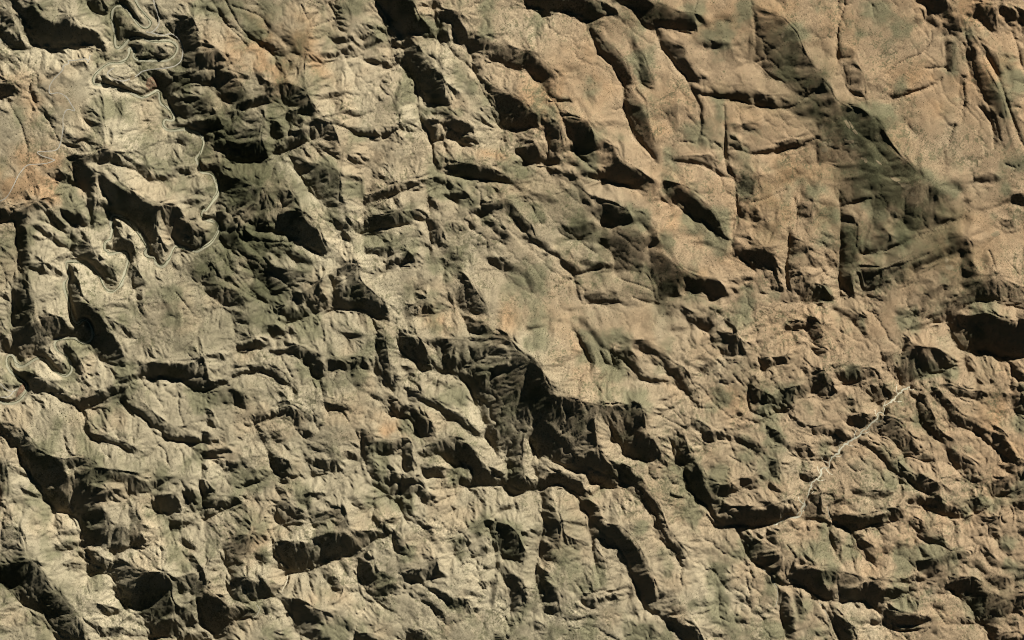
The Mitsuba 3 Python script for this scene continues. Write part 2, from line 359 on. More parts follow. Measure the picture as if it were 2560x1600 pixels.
m 0,88 6,92 8,98 12,104 18,110 24,112 16,116 8,110 2,102
d 14,72 18,68 24,67 30,68 36,82 40,92 36,90 30,86 22,82 18,80 14,76
k 32,68 37,69 44,73 54,78 60,82 54,80 46,77 40,75 34,72
d 36,68 46,74 60,78 70,76 76,84 70,88 74,92 66,90 58,86 48,78 40,76
k 68,90 78,87 86,93 96,97 88,97 80,92 74,89
d 72,82 80,82 86,88 98,94 104,98 96,98 86,95 78,90
k 38,96 46,97 54,101 60,105 54,106 46,103 40,101
d 36,90 46,92 60,90 62,96 58,102 50,96 42,96
d 60,100 76,104 88,104 96,106 90,112 80,120 72,126 62,124 56,118 48,112 44,106 54,108
d 54,116 62,118 56,120
m 92,100 100,104 92,114 84,120 74,126 62,128 58,122 70,118 82,110
k 40,124 48,128 56,130 58,133 50,131 44,128
d 18,108 24,112 32,118 36,124 30,120 22,114
k 0,124 10,122 16,124 8,127 2,126
d 0,104 8,114 14,120 20,124 30,124 36,130 40,134 34,138 24,140 16,138 8,130 0,120
k 28,138 34,139 40,141 37,143 31,141
k 12,136 20,134 28,136 22,139
m 26,142 40,146 46,151 26,151
m 56,140 68,136 78,134 76,140 68,146 60,144
k 82,130 90,125 94,124 94,132 94,138 98,146 100,148 92,147 86,148 80,150 88,142 88,136
d 94,126 100,120 104,116 104,124 103,132 101,140 100,147 96,140
k 104,116 109,110 110,116 108,124 105,130 104,122
k 117,108 121,106 122,110 127,112 128,116 124,120 120,120 119,114
d 122,104 130,98 136,96 142,98 144,104 144,110 148,116 154,122 160,128 168,134 172,140 170,150 160,148 152,144 146,140 138,140 130,140 122,140 118,134 116,128 120,122 126,118 134,118 132,108 126,112
k 118,130 124,130 132,130 140,132 148,130 158,132 166,136 172,142 168,148 158,146 148,142 142,140 132,138 122,139 118,135
d 104,130 112,126 116,132 114,138 108,144 103,143
k 104,140 110,136 108,144 102,145
d 72,146 82,138 88,144 80,150 74,151
k 76,150 88,146 100,147 96,149 84,151 76,151
d 190,138 193,136 193,151 188,148
v 12,70 20,88 24,104 34,118 40,124 50,130
v 2,92 10,104 14,112 28,118 42,128 60,136
W 8,15 10,20 12,26 12,32 8,38 4,44 0,49
W 12,60 13,66 10,72 6,78 0,82
T 2 1
k 30,0 38,4 46,2 55,4 64,4 72,7 80,11 88,15 95,15 93,21 86,20 78,19 70,18 62,19 56,17 50,14 44,14 40,11 36,9 32,6
k 21,18 27,16 33,18 37,18 41,24 40,28 36,26 33,23 27,22
k 2,22 7,21 12,24 13,27 8,26 3,25
k 13,25 20,23 27,24 26,26 20,25 15,26
k 33,32 42,30 51,29 55,32 58,38 58,44 56,40 52,36 47,36 43,41 41,37 37,35
k 65,47 70,44 80,43 89,44 91,46 82,48 74,51 67,53
d 64,44 76,40 86,38 94,40 99,44 102,50 98,54 92,54 90,46 80,43 70,44
k 94,53 100,54 106,54 110,60 115,65 113,68 107,66 103,64 98,58
d 106,66 114,62 118,66 114,70
k 105,70 112,71 119,75 125,77 130,83 134,85 131,86 126,83 120,80 112,77 107,74
k 125,87 132,88 139,86 142,92 138,90 133,89 130,92 126,90
k 140,92 146,98 152,104 156,110 152,108 146,103 141,97
k 162,106 168,104 175,98 181,99 193,102 193,103 184,103 174,104 166,107 161,109
d 142,92 148,94 154,98 160,102 164,104 160,110 156,110 148,102
d 160,96 170,94 172,100 164,102
k 94,17 98,20 102,25 108,28 111,31 106,31 102,29 98,24
d 108,30 116,30 120,33 126,34 128,38 122,38 116,34
k 104,32 110,35 114,40 118,46 120,52 116,47 112,40 107,36
v 116,44 120,54 124,60
d 126,34 134,36 138,40 142,40 136,42 130,39
d 74,58 80,58 84,63 90,67 94,71 94,76 90,77 86,72 80,68 78,64
k 84,64 90,68 94,73 90,76 86,71
k 80,74 83,74 88,78 84,76
d 47,54 52,56 58,59 62,64 60,66 56,60 50,57
k 56,60 60,62 62,65 58,65
k 58,82 64,80 70,78 80,74 78,77 70,80 62,82
d 70,92 78,90 86,92 96,98 104,102 112,110 117,118 116,126 112,118 108,110 102,106 94,106 88,106 82,102 76,98
k 72,96 80,95 86,98 88,104 84,102 78,99
d 38,88 44,90 50,94 44,97 38,96
d 30,93 38,96 34,102 30,98
d 44,104 50,108 58,116 62,124 68,132 72,140 74,147 66,146 58,146 50,144 44,138 42,130 40,127 46,118
k 46,140 54,142 64,142 74,146 62,147 52,145
d 15,54 24,56 29,62 30,72 28,78 20,76 18,66
m 20,72 30,78 36,82 34,86 26,84 18,80
d 15,32 22,38 28,45 24,48 18,46
d 0,49 8,48 14,52 10,54 4,55 0,55
k 2,54 10,53 16,52 14,55 6,56
k 0,91 5,88 9,89 4,92 0,94
m 4,118 12,114 24,110 18,118 8,123 2,123
m 0,140 12,128 26,136 20,146 8,149 2,148
k 122,0 140,0 145,1 140,3 132,5 126,3
d 145,1 160,0 160,8 162,14 170,18 180,19 193,18 193,0 186,6 180,10 170,12 164,8 152,4
k 168,15 176,14 182,12 193,12 193,18 182,19 174,17
d 128,6 136,9 144,13 155,13 158,20 162,27 168,34 172,40 170,46 164,40 160,32 156,22 150,16 142,15 134,11
k 136,9 143,12 155,12 157,19 154,20 150,16 142,15
d 172,38 182,38 193,40 193,60 184,58 176,56 170,50 176,46
k 184,54 188,50 193,46 193,64 184,61 180,60
d 140,60 150,64 160,62 168,60 174,56 172,66 168,72 160,75 150,74 142,70
k 157,75 164,72 170,71 166,75 160,76
k 156,118 159,124 162,132 164,136 160,130 156,124
d 164,128 176,124 186,128 193,128 193,136 180,136 170,134
k 146,142 152,139 158,141 152,142
k 88,6 92,12 96,15 91,11 88,4
v 100,12 110,2
v 136,122 146,116 152,113
v 162,78 170,84 176,88
d 176,78 184,72 193,70 193,80 186,84
d 10,145 20,140 26,134 20,146
T 3 1
k 0,4 5,0 9,1 13,5 20,8 25,13 28,17 28,20 24,24 18,26 10,24 4,20 0,17
d 24,14 34,18 34,26 26,28 18,26
d 42,22 48,20 58,21 66,26 72,32 78,38 84,44 90,46 94,52 98,58 101,64 104,72 108,76 104,78 98,74 93,69 88,62 84,58 76,58 72,54 68,46 64,40 59,38 50,34 44,28
k 58,27 64,30 72,34 78,40 84,45 86,48 92,48 94,54 98,60 100,67 96,68 91,64 88,58 82,56 76,57 72,53 69,46 64,40 60,34
d 44,36 54,44 60,40 58,34 48,32
k 85,2 90,4 93,9 100,13 106,17 104,17 98,14 92,9 88,5
d 104,2 108,6 112,10 118,14 116,18 108,14
d 54,3 62,4 70,6 84,2 78,0 56,0
m 116,16 124,10 134,10 140,14 134,24 130,34 128,44 124,56 118,54 116,46 115,34 117,24
k 115,42 120,44 124,52 126,57 120,54 117,48
d 126,54 134,42 136,50 138,59 132,58
v 130,40 140,38 152,33 162,28
d 120,66 128,62 136,60 144,60 146,68 140,64 130,65
d 0,44 8,46 14,54 18,58 12,60 6,62 0,64
k 0,52 8,50 17,57 14,60 6,62 0,64
m 16,46 26,48 34,54 38,62 42,72 44,78 36,74 30,64 22,56
d 0,66 12,68 22,68 30,74 36,68 40,72 44,78 38,82 30,82 28,90 24,100 16,106 8,106 2,102 0,90
k 36,68 40,72 43,78 38,81 34,82 28,83 34,78
d 32,86 44,88 52,96 58,102 66,106 74,109 66,112 62,116 64,122 60,130 52,131 46,128 40,118 34,110 34,98
k 64,111 72,109 80,111 88,113 94,112 100,115 106,121 105,124 108,128 110,132 106,130 102,126 100,132 96,130 90,128 86,120 83,117 84,128 78,126 72,123 68,120 66,116
k 57,126 60,127 62,130 58,130
d 36,120 44,126 50,130 46,134 42,136 38,134
k 38,133 44,134 42,137 38,136
k 108,121 114,120 120,125 117,126 112,123
k 120,113 126,110 131,112 130,114 124,113 121,116
k 124,118 130,121 134,125 140,124 136,126 130,123 126,121
k 142,120 150,118 158,120 160,124 154,123 148,121
k 124,85 132,83 142,83 145,90 143,96 136,100 132,96 126,93 122,94 120,92 124,92
d 143,82 150,88 152,98 146,104 140,106 135,100 144,95
k 110,86 113,88 118,92 122,92 121,95 115,93 111,91 110,88
d 110,76 118,80 124,85 122,92 114,88
d 66,80 78,77 88,77 92,80 95,84 88,80 80,79
d 160,64 166,63 169,66 169,70 164,68
d 164,70 172,72 176,80 184,80 188,84 180,88 172,90 164,92 164,80
m 162,98 170,94 178,98 184,108 188,118 178,126 168,128 164,120 161,110
k 184,118 193,118 193,132 190,128 187,122
d 172,122 186,118 193,126 193,140 182,134 174,130
d 60,138 66,139 72,144 74,151 70,151 64,144
d 46,146 54,140 60,138 54,144 50,148
k 62,140 68,142 72,147 73,151 69,150
k 88,142 94,140 98,143 92,143
d 78,141 88,142 96,146 92,150 86,146
k 120,143 126,146 130,148 124,146
d 100,144 110,146 120,144 124,147 112,147
d 0,98 8,102 6,106 0,103
v 0,108 8,114 20,117 30,120 36,124
v 18,130 28,134 38,137
v 165,70 164,80 163,92 161,100 161,110 163,120
v 170,36 173,46 172,56
d 172,44 182,36 190,38 190,50 180,58 172,66 170,72 172,56
T 4 1
m 0,44 0,40 6,40
d 20,26 30,22 40,28 48,34 44,37 36,40 28,42 20,44 20,36
k 21,42 30,41 38,38 46,35 48,36 40,40 30,43 22,46
d 26,0 42,2 52,6 62,2 74,0 84,4 92,10 93,14 84,18 78,18 70,16 60,14 50,12 42,10 36,6
m 20,20 30,14 44,12 56,14 66,20 74,22 84,22 92,18 98,20 104,24 112,24 118,27 116,34 108,42 110,50 120,52 130,54 122,58 112,60 100,66 92,68 84,70 82,60 76,54 68,56 62,62 60,72 56,86 48,88 44,86 42,76 48,60 52,50 48,40 54,32 46,28 34,26
d 66,0 84,2 92,10 88,16 76,14 70,8
d 92,18 102,26 110,24 118,27 112,36 104,44 98,54 108,58 98,66 90,68 84,69 83,58 88,48 92,40 96,32
d 48,36 52,34 56,42 52,48 49,42
d 22,50 32,50 34,58 40,62 40,72 41,84 40,92 36,96 30,98 32,110 31,124 24,124 20,116 18,106 19,94 20,82 21,66
k 20,84 26,86 24,92 20,92
d 42,78 50,80 58,72 60,62 62,60 66,70 70,78 78,76 82,70 82,76 74,82 66,86 58,86 50,88 44,90 42,84
k 42,79 48,80 50,86 56,86 56,89 48,88 44,90
k 62,85 70,84 76,82 70,85 64,86
d 56,72 58,64 65,72 68,80 62,86
d 40,100 48,100 58,104 66,100 76,96 82,96 80,102 72,106 64,112 58,118 54,124 50,130 44,126 40,118 39,108
k 40,120 46,122 50,129 46,126
d 80,92 88,96 98,94 108,90 118,86 116,91 108,96 100,99 94,102 91,112 90,104 84,96
k 92,98 98,98 108,96 102,99 94,101
d 120,70 130,70 140,74 144,82 142,94 146,104 140,102 132,88 122,90 116,86 122,78
m 134,88 144,92 148,104 156,118 150,126 142,120 136,110 132,98
k 80,119 84,117 90,114 88,117 83,119
d 98,128 106,122 116,119 120,118 112,124 104,132 98,140 97,146 94,140
d 118,136 128,130 138,124 141,130 144,134 138,140 132,144 124,150 116,151 104,151 112,142
d 138,118 148,116 156,112 160,106 162,114 166,124 168,130 162,134 154,132 148,134 144,132 140,124
m 164,104 176,112 190,118 193,122 193,140 180,138 168,136 168,126 164,116
k 153,128 162,130 168,130 164,134 156,132
v 160,104 164,100 163,92
k 0,119 5,119 9,124 12,130 14,132 10,134 5,131 0,129
d 20,124 32,126 36,126 34,130 28,129 22,128
k 24,129 30,128 33,130 28,130
k 36,131 42,131 48,134 52,136 48,137 42,134
d 68,140 78,142 88,142 96,140 95,147 88,148 80,146 72,143
k 70,141 76,145 82,147 78,147 72,144
k 10,138 18,140 24,146 30,149 34,151 28,150 20,145 14,142
d 12,138 22,140 32,146 42,150 34,151 24,147
k 56,131 62,132 70,132 66,133
k 120,142 126,144 130,147 136,143 134,147 128,150 122,151
k 146,146 152,141 158,143 164,146 170,151 142,151
k 186,147 193,149 193,151 188,151
d 138,22 148,16 158,14 170,16 170,20 160,22 150,22
k 150,21 160,22 170,20 164,22 156,23
d 134,38 140,36 142,42 148,46 156,46 164,44 172,40 180,36 178,33 186,32 193,32 193,45 188,42 182,40 174,42 164,46 152,48 144,46
k 182,34 190,32 193,34 193,45 188,42 183,40
m 170,58 180,54 186,58 182,66 172,68
d 5,86 12,92 17,98 18,102 12,100 7,94
v 2,102 8,110 14,112 18,112
v 176,4 186,8
v 188,6 178,20
v 160,86 164,94 166,104
v 182,100 188,108
F 66,15 74,17 78,19 72,21 68,18
F 74,21 84,23 88,27 82,29 78,26
F 86,31 90,31 91,35 87,34
F 119,99 126,99 128,104 120,104
F 119,93 122,93 122,97 119,97
F 162,70 169,66 171,71 164,73
F 42,0 46,0 45,3 43,3
F 53,0 56,1 60,5 56,4
T 0 2
d 13,0 24,2 34,4 40,0 50,2 58,4 66,8 72,7 80,6 84,9 88,14 82,19 76,18 70,16 60,18 52,18 46,24 40,28 36,32 24,36 16,38 14,28 12,20
k 0,9 4,14 10,20 13,26 14,32 10,33 4,30 0,27
k 14,8 20,12 26,14 34,18 36,23 28,22 20,20 15,22
k 14,25 19,26 20,31 24,34 22,40 18,40 15,33
k 30,28 36,25 42,28 46,33 50,38 54,40 60,45 58,49 54,48 50,44 46,39 42,36 36,34 31,33
k 57,5 64,7 72,10 78,12 70,15 60,12
k 84,0 97,0 100,8 107,12 110,18 106,18 100,16 94,15 90,14 87,7
d 90,15 100,16 110,18 115,26 118,34 119,42 118,46 112,42 104,44 96,40 92,34 88,26 86,22
k 100,20 110,20 114,24 104,27
k 55,24 62,26 68,31 72,36 76,42 79,46 77,52 81,56 85,61 90,64 86,66 82,62 78,56 72,50 69,44 67,38 62,31
k 7,38 10,42 14,46 20,49 28,50 34,54 42,57 50,60 55,66 62,71 70,74 80,74 88,73 90,68 94,66 98,68 97,74 102,76 100,78 94,79 92,82 86,83 80,87 76,86 72,83 66,80 60,77 54,75 50,70 46,68 40,66 35,69 30,66 27,62 22,58 18,54 14,50 9,46
d 88,72 96,68 102,64 108,62 114,64 120,66 120,76 122,80 118,80 112,74 104,76 98,78
k 100,65 107,62 113,66 110,69 104,70
k 114,62 119,62 120,68 116,68
k 111,56 118,52 126,51 130,50 131,44 130,40 136,42 143,41 150,41 158,44 165,44 170,46 176,49 180,48 186,44 183,48 177,53 174,56 166,57 158,54 154,53 149,53 146,55 142,55 136,53 130,54 124,57 118,60 114,60
d 131,38 140,40 152,40 164,43 174,44 182,42 188,42 184,48 176,52 168,48 150,43
k 183,38 188,36 193,34 193,38 188,41 185,41
d 173,57 182,52 190,46 193,44 193,62 186,64 180,66
k 177,64 186,63 193,63 193,69 186,69 180,67
d 62,86 64,86
k 76,91 79,96 82,102 84,109 80,104
d 82,98 84,104 88,107 92,109 86,112 83,106
k 86,112 92,109 98,109 104,112 110,115 116,115 121,119 126,126 122,126 117,122 110,118 104,117 98,115 90,114
d 118,80 124,82 132,84 140,86 148,92 152,99 160,102 168,105 164,108 156,106 150,104 146,98 140,92 132,86 124,86 118,84
k 117,81 124,84 131,86 138,90 144,96 150,104 144,103 140,98 136,92 128,87 120,85
k 160,109 168,111 176,108 184,112 190,116 186,118 178,118 172,116 164,115 160,116 156,114
d 154,108 160,106 160,112 156,114
k 0,100 6,104 12,110 20,112 16,118 12,120 6,114 0,106
d 14,110 22,107 28,114 36,118 32,122 26,126 16,122
d 0,96 8,98 16,104 12,106 4,101
k 14,124 20,123 28,122 40,123 48,128 56,130 62,135 62,142 64,151 44,151 38,144 32,136 26,138 22,140 20,132 17,128
d 22,140 30,136 36,138 44,146 48,151 32,151 28,146
d 62,134 68,130 78,130 84,134 90,140 84,142 78,146 72,140 66,142
d 80,146 90,141 100,141 112,142 122,144 132,147 124,151 84,151
k 72,145 80,147 82,151 74,151
k 145,145 152,148 148,150
k 120,146 130,147 124,151
d 26,69 32,74 36,80 32,79 28,74
m 16,80 26,92 34,100 30,100 22,92
m 36,72 44,82 50,90 42,86
v 92,104 84,96 80,90
v 96,86 104,100 112,112
v 124,90 124,104 126,116
v 132,54 136,62 146,70 154,82
v 169,70 168,84 173,98
v 92,115 98,126 104,130
v 165,118 172,124 174,138
v 148,118 156,122 158,134
d 0,130 3,138 6,150 0,151
d 5,118 10,120 13,122 9,122
d 0,56 6,62 14,62 20,58 18,64 12,68 6,67 0,68
d 0,74 10,75 18,72 22,66 24,60 26,64 22,72 16,78 6,79 0,79
W 68,0 73,4 78,0
W 83,0 86,6 88,13 86,19 81,22 76,21 71,17 64,17 54,18 51,22 52,27 56,30
W 66,40 68,46 66,51 62,53 57,52 52,48 48,44 45,40 40,36 34,36 28,40 22,44 17,44 14,40 12,34 8,33 5,36 6,44 10,49 16,54 22,58 26,63 23,70 18,77 12,79 4,79 0,77
R 0,60 5,66 12,68 16,65
R 0,73 8,73 13,67
T 1 2
d 114,0 124,8 132,10 144,12 150,15 154,18 146,17 136,17 130,14 122,10
k 115,0 121,6 126,12 132,11 142,11 148,14 146,17 138,17 132,14 124,11 118,5
k 57,7 66,6 72,9 78,13 76,16 70,15 64,18 62,13
k 27,26 34,24 42,20 50,19 58,19 62,23 56,25 48,27 42,27 36,29 33,31 30,28
k 58,29 66,28 76,27 84,26 86,30 92,33 88,34 84,32 76,31 70,33 64,32
d 78,26 88,24 94,28 102,32 108,34 110,40 114,46 106,46 100,42 94,36 88,33
k 87,35 94,37 100,35 106,33 104,38 98,42 92,38
d 98,42 106,40 114,46 112,54 106,56 102,50
k 98,46 102,52 108,55 104,55 100,50
d 76,3 80,8 82,14 88,20 94,26 90,22 84,18 79,14
k 79,8 83,14 80,15
k 25,51 33,48 42,47 50,44 58,45 64,47 69,52 73,58 77,63 72,62 68,58 62,53 56,49 50,48 42,50 34,51 28,53
m 58,58 64,64 68,70 62,70 56,60
k 23,43 30,43 32,40 32,46 28,47
k 0,63 4,62 4,58 8,58 12,58 16,55 21,54 22,57 16,60 11,64 6,67 0,68
d 18,61 26,66 36,70 40,78 36,82 28,80 26,72 22,66
m 10,66 16,68 20,76 20,84 16,74
m 48,66 52,74 56,82 51,80 46,72
k 0,86 6,89 8,96 10,100 6,98 2,91
d 70,80 76,78 82,82 88,86 92,94 96,100 90,98 82,94 80,90 72,89
k 58,95 64,90 70,84 76,86 80,88 70,90 64,94
d 48,88 54,88 60,90 58,96 50,98 42,100 48,94
k 82,97 88,95 91,98 88,101 84,99
d 96,92 102,90 104,96 100,96
k 44,101 46,108 50,114 56,117 50,112 47,107
d 46,101 54,106 60,112 58,118 52,114
d 60,102 70,106 74,114 70,118 64,112 60,106
k 91,104 97,103 102,106 104,109 98,110 94,108
k 93,110 96,116 102,120 110,122 116,121 114,124 106,124 98,121 94,116
d 115,121 120,126 120,130 116,126
d 93,126 100,130 110,133 120,133 126,132 124,140 116,142 108,138 100,136 94,132
k 97,144 104,141 110,144 116,139 118,142 112,146 104,148
d 57,118 62,126 70,130 78,134 78,142 74,140 66,141 63,138 62,130
k 62,130 70,133 76,138 66,140
k 64,143 72,140 78,146 79,151 74,151 68,146
k 80,146 88,148 86,150 82,149
d 42,138 48,142 48,148 46,151 44,146
k 0,106 3,108 4,114 8,118 3,118 0,115
k 0,126 8,123 16,122 22,121 27,125 22,126 14,127 8,130 0,131
d 14,142 24,138 34,132 28,128 36,130 40,136 34,138 28,143 18,146
k 109,76 113,80 118,82 124,81 130,82 134,86 130,88 124,86 120,87 116,88 114,86 112,82
d 108,72 114,78 110,78
k 116,38 124,38 128,41 126,47 120,47 116,46
d 116,37 130,38 138,40 148,36 152,42 156,46 146,44 138,48 128,47 118,47
k 136,51 141,52 138,56
d 138,56 144,60 150,66 156,70 164,72 166,74 158,72 150,68 142,62
k 158,71 164,74 166,76 160,74
d 140,40 146,44 150,48 158,50 152,50 146,46
d 162,14 168,12 170,18 171,28 174,38 176,46 181,56 181,66 176,68 172,64 166,56 160,50 160,44 161,36 162,28
k 163,18 168,20 168,26 163,26
k 160,48 168,48 176,50 172,56 166,54
k 185,12 193,14 193,34 189,30 187,22
d 182,10 190,12 188,24 190,30 184,28
k 166,76 170,80 178,82 184,85 190,89 186,92 180,90 174,88 170,82
k 183,81 193,80 193,89 188,88
d 168,72 178,76 186,82 178,82
d 183,42 193,48 193,53 188,48
k 189,64 193,64 193,74
d 144,106 150,103 156,110 160,114 170,114 180,116 188,112 193,110 193,122 186,126 178,128 170,126 162,126 162,120 156,118 154,128 158,132 164,142 166,151 158,148 156,138 150,134 146,136 146,128 147,118 148,110
k 148,110 151,114 150,122 148,122
k 148,122 153,126 155,130 149,130
k 146,134 150,140 152,148 155,151 152,151 148,144
k 162,126 168,124 178,121 180,123 174,128 168,129
k 133,126 140,131 145,133 142,134 136,131
k 170,148 178,145 188,148 193,147 193,151 172,151
k 187,128 193,126 193,142 188,142
k 106,99 112,98 110,100
k 118,102 126,104 124,104
v 160,4 164,14
v 90,0 94,8
v 108,0 112,12 112,24
v 72,36 78,46 82,54
v 102,86 104,98 108,104
v 130,87 136,96
v 52,28 58,38
v 124,50 120,62
T 2 2
k 0,15 4,17 10,22 14,30 11,40 18,47 12,48 8,42 4,38 0,34
d 0,15 6,18 12,22 20,28 25,36 22,45 18,47 14,42 10,44
d 20,17 28,19 36,18 48,17 58,15 64,18 76,16 78,14 86,12 94,13 97,18 102,26 108,33 116,34 121,38 124,45 128,52 131,60 134,68 137,74 146,72 158,73 170,76 184,79 192,82 193,110 186,96 180,92 176,104 180,120 178,128 172,122 166,126 162,130 158,124 156,110 146,108 142,104 136,100 130,95 124,93 120,98 114,102 112,106 108,108 109,120 107,130 106,140 104,150 92,150 92,140 91,130 84,118 82,106 82,104 78,100 72,98 68,92 66,84 62,74 58,70 60,66 54,62 50,56 44,52 38,50 34,48 26,48 24,44 26,36 24,26
k 24,44 30,44 36,46 39,49 34,50 28,49
k 34,36 46,38 54,42 48,47 40,47 36,44
k 38,50 48,48 56,50 66,52 73,55 70,60 66,62 60,66 54,62 50,56 44,52
k 60,70 66,72 72,75 76,78 70,80 66,82 62,76
k 66,86 72,88 74,96 78,100 70,97 67,92
k 70,100 78,100 82,106 84,118 85,126 82,128 78,120 72,112 70,106
k 80,44 88,42 98,42 104,42 98,46 88,50 80,52
k 114,36 120,38 124,46 128,54 131,62 130,68 122,70 112,71 108,70 110,60 111,50
k 84,60 94,58 102,58 100,62 90,62
d 78,16 84,14 92,13 96,18 88,22 80,22
k 100,82 108,80 116,78 112,80 104,83
d 103,78 112,74 122,70 130,70 122,76 112,80 104,82
k 115,104 120,100 124,94 130,96 136,102 142,108 154,112 156,120 158,128 164,130 170,124 178,128 186,134 193,138 193,151 174,151 170,144 162,142 150,140 140,136 134,134 128,126 124,124 122,130 120,130 116,120 114,112
k 142,74 154,76 160,80 160,86 158,92 152,90 148,84
k 170,92 176,94 176,106 170,112 169,102
d 180,90 188,94 193,98 193,112
d 0,64 6,65 12,68 14,73 8,76 5,79 0,77
k 7,73 14,75 22,76 28,78 32,83 38,85 46,89 45,94 40,94 34,92 28,88 22,84 14,80 8,78
d 44,86 50,90 54,98 58,104 64,112 60,110 54,106 48,100 46,94
k 44,92 50,98 58,106 64,113 58,108 50,103 46,98
k 0,80 6,82 11,86 14,92 17,98 12,102 14,110 7,110 5,100 4,92 2,89 0,88
d 14,92 20,98 21,104 23,110 14,110 11,102
d 8,126 14,122 20,118 26,114 34,112 42,111 50,114 56,118 62,124 66,132 72,138 80,141 81,151 64,151 64,146 60,140 54,136 46,134 36,136 32,128 28,126 20,130 14,130
k 30,124 38,122 48,116 56,118 62,124 66,132 72,138 80,142 82,148 81,151 64,151 60,142 56,136 48,134 44,140 38,136 34,134
k 14,140 22,138 28,138 32,142 30,148 22,146 18,150 14,146
k 9,138 12,136 14,144 20,151 16,148 12,146
d 88,92 96,94 104,98 112,100 106,108 104,120 98,118 94,110
k 93,104 98,106 96,112 92,108
k 92,115 100,117 108,114 108,117 98,119 92,120
k 92,130 100,132 98,142 92,140
d 118,138 126,132 130,136 131,144 126,148 118,146
k 132,144 140,143 150,146 158,150 160,151 128,151
k 92,150 104,149 112,150 112,151 90,151
d 55,0 62,4 70,2 74,6 80,12 76,14 68,14 58,14 54,8
d 108,8 118,7 126,5 124,8 116,10 110,10
k 136,2 146,1 142,3
k 150,0 155,4 157,12 162,18 165,26 168,34 164,28 160,20 155,10
d 158,14 164,18 170,28 172,36 170,40 166,32
d 158,0 164,6 170,10 176,20 182,27 190,28 184,24 178,14 170,5 164,0
d 20,61 28,59 36,60 32,62 24,62
v 171,40 170,48 164,52 158,58
v 176,62 184,72 192,80
v 180,30 183,38 188,44
d 188,38 193,34 193,45
T 3 2
d 0,78 8,80 16,78 24,82 30,90 30,96 26,104 30,110 38,112 42,124 41,132 34,134 28,130 22,130 14,128 8,122 4,114 0,110
k 18,88 22,90 30,92 30,96 26,98 24,104 26,110 30,111 38,111 41,116 41,130 34,134 28,130 22,130 14,128 10,124 8,118 6,114 12,114 18,118 24,118 20,112 18,106 18,98
k 0,100 6,104 6,110 10,118 14,120 10,126 8,120 4,114 0,114
k 9,96 16,98 16,106 12,104
k 42,122 48,121 50,124 46,126 42,128
k 3,136 8,136 14,141 18,146 22,151 8,151 4,144
d 16,21 24,19 30,20 34,24 40,28 46,32 50,38 54,44 60,46 68,50 66,56 70,62 78,68 74,72 68,70 62,66 56,56 52,50 48,42 42,37 36,33 30,29 24,28 18,26
k 29,24 36,28 42,33 48,40 46,42 40,36 32,30
k 45,45 52,46 58,44 64,48 58,52 52,52 48,50
k 56,56 62,58 68,61 69,66 74,72 68,70 64,65 58,61
d 4,28 12,26 16,32 20,38 22,46 26,54 36,58 42,60 30,60 23,58 18,48 14,42 8,38
k 6,33 13,36 18,42 20,50 24,56 24,60 20,54 16,46 10,40
d 24,38 30,44 28,44
d 32,38 38,40 42,44 38,44
d 0,26 6,28 8,42 4,45 0,44
k 97,20 104,16 108,14 114,15 119,20 122,26 118,28 116,22 110,20 104,21
d 92,20 100,14 112,11 117,16 122,26 120,32 112,36 104,34 100,32 100,22
k 88,14 91,16 96,20 98,21 92,22 89,18
k 70,0 76,0 75,8 72,8
k 80,0 84,2 90,2 94,6 94,12 90,10 84,6
d 76,0 92,0 94,10 86,9 80,6
d 50,8 60,8 68,10 64,12 56,11
d 60,36 66,38 72,40 78,44 84,48 90,50 82,50 76,45 68,42
d 80,44 88,40 98,36 94,42 90,48 84,49
k 94,60 100,57 106,59 104,60 98,61
k 82,60 88,60 94,60 86,61
d 102,60 108,65 112,66 106,66
d 92,64 98,66 104,74 108,80 104,78 98,72
k 74,64 80,64 84,64 76,66
k 136,36 142,34 150,37 155,34 163,36 162,40 154,43 148,45 142,48 138,44
d 128,38 134,42 136,48 132,44
k 127,58 132,56 130,60
d 126,62 134,62 142,74 142,80 132,82 128,72
d 150,76 156,72 158,66 168,62 176,66 184,70 176,74 166,78 160,84 154,84
k 155,76 167,77 168,84 162,88 152,88 156,82
k 130,85 136,90 144,90 150,93 144,94 136,92 131,88
k 112,85 120,87 119,90 115,90
k 165,2 172,1 178,4 184,4 185,7 178,8 172,10 167,8
d 158,4 166,4 168,10 160,10
k 170,18 174,22 171,26
d 176,66 184,56 193,50 193,70 184,68
k 186,52 193,48 193,54
d 183,0 193,4 193,20 188,24 184,12
k 80,108 86,104 92,106 95,110 92,116 86,114 82,110
k 96,107 102,104 105,108 104,113 98,110
k 108,110 116,110 124,112 130,116 134,118 128,120 120,116 112,113
d 130,118 136,120 138,126 142,128 134,128 130,124
d 112,100 120,102 126,99 128,102 120,103
d 70,98 76,94 84,100 88,104 82,106 76,104
k 60,114 64,114 72,124 80,126 78,124 70,124 62,126 58,132 64,136 70,130 68,122
d 53,112 62,112 68,120 72,126 68,134 62,138 56,134 54,122
k 52,110 58,108 68,108 66,112 60,110
k 68,88 72,88 71,91
d 56,102 64,104 68,100 72,104 64,106
k 80,116 86,116 82,118
k 63,138 68,142 74,148 80,151 70,151 66,146
d 70,128 76,130 80,140 84,148 78,150 72,142 66,138
d 166,96 172,94 182,102 193,100 193,108 184,106 174,104
d 144,104 150,106 158,114 168,120 180,118 188,126 180,132 172,128 164,120 152,114
d 146,136 154,130 156,142 152,150 148,146
k 174,145 182,144 190,150 193,151 182,151
k 183,128 192,126 186,130
v 104,104 110,118 114,130
v 34,86 46,92 58,98 66,102
v 46,80 56,86 62,92 66,98
v 112,52 122,62
v 108,128 118,134
v 76,82 88,84 94,83
T 4 2
d 84,9 94,4 104,1 114,0 108,4 98,8 90,10
d 38,0 42,6 44,14 50,20 46,18 41,12
m 32,2 36,12 34,20 32,12
d 80,18 84,14 86,20 80,30 78,30
d 57,34 66,32 72,32 70,36 62,38 58,36
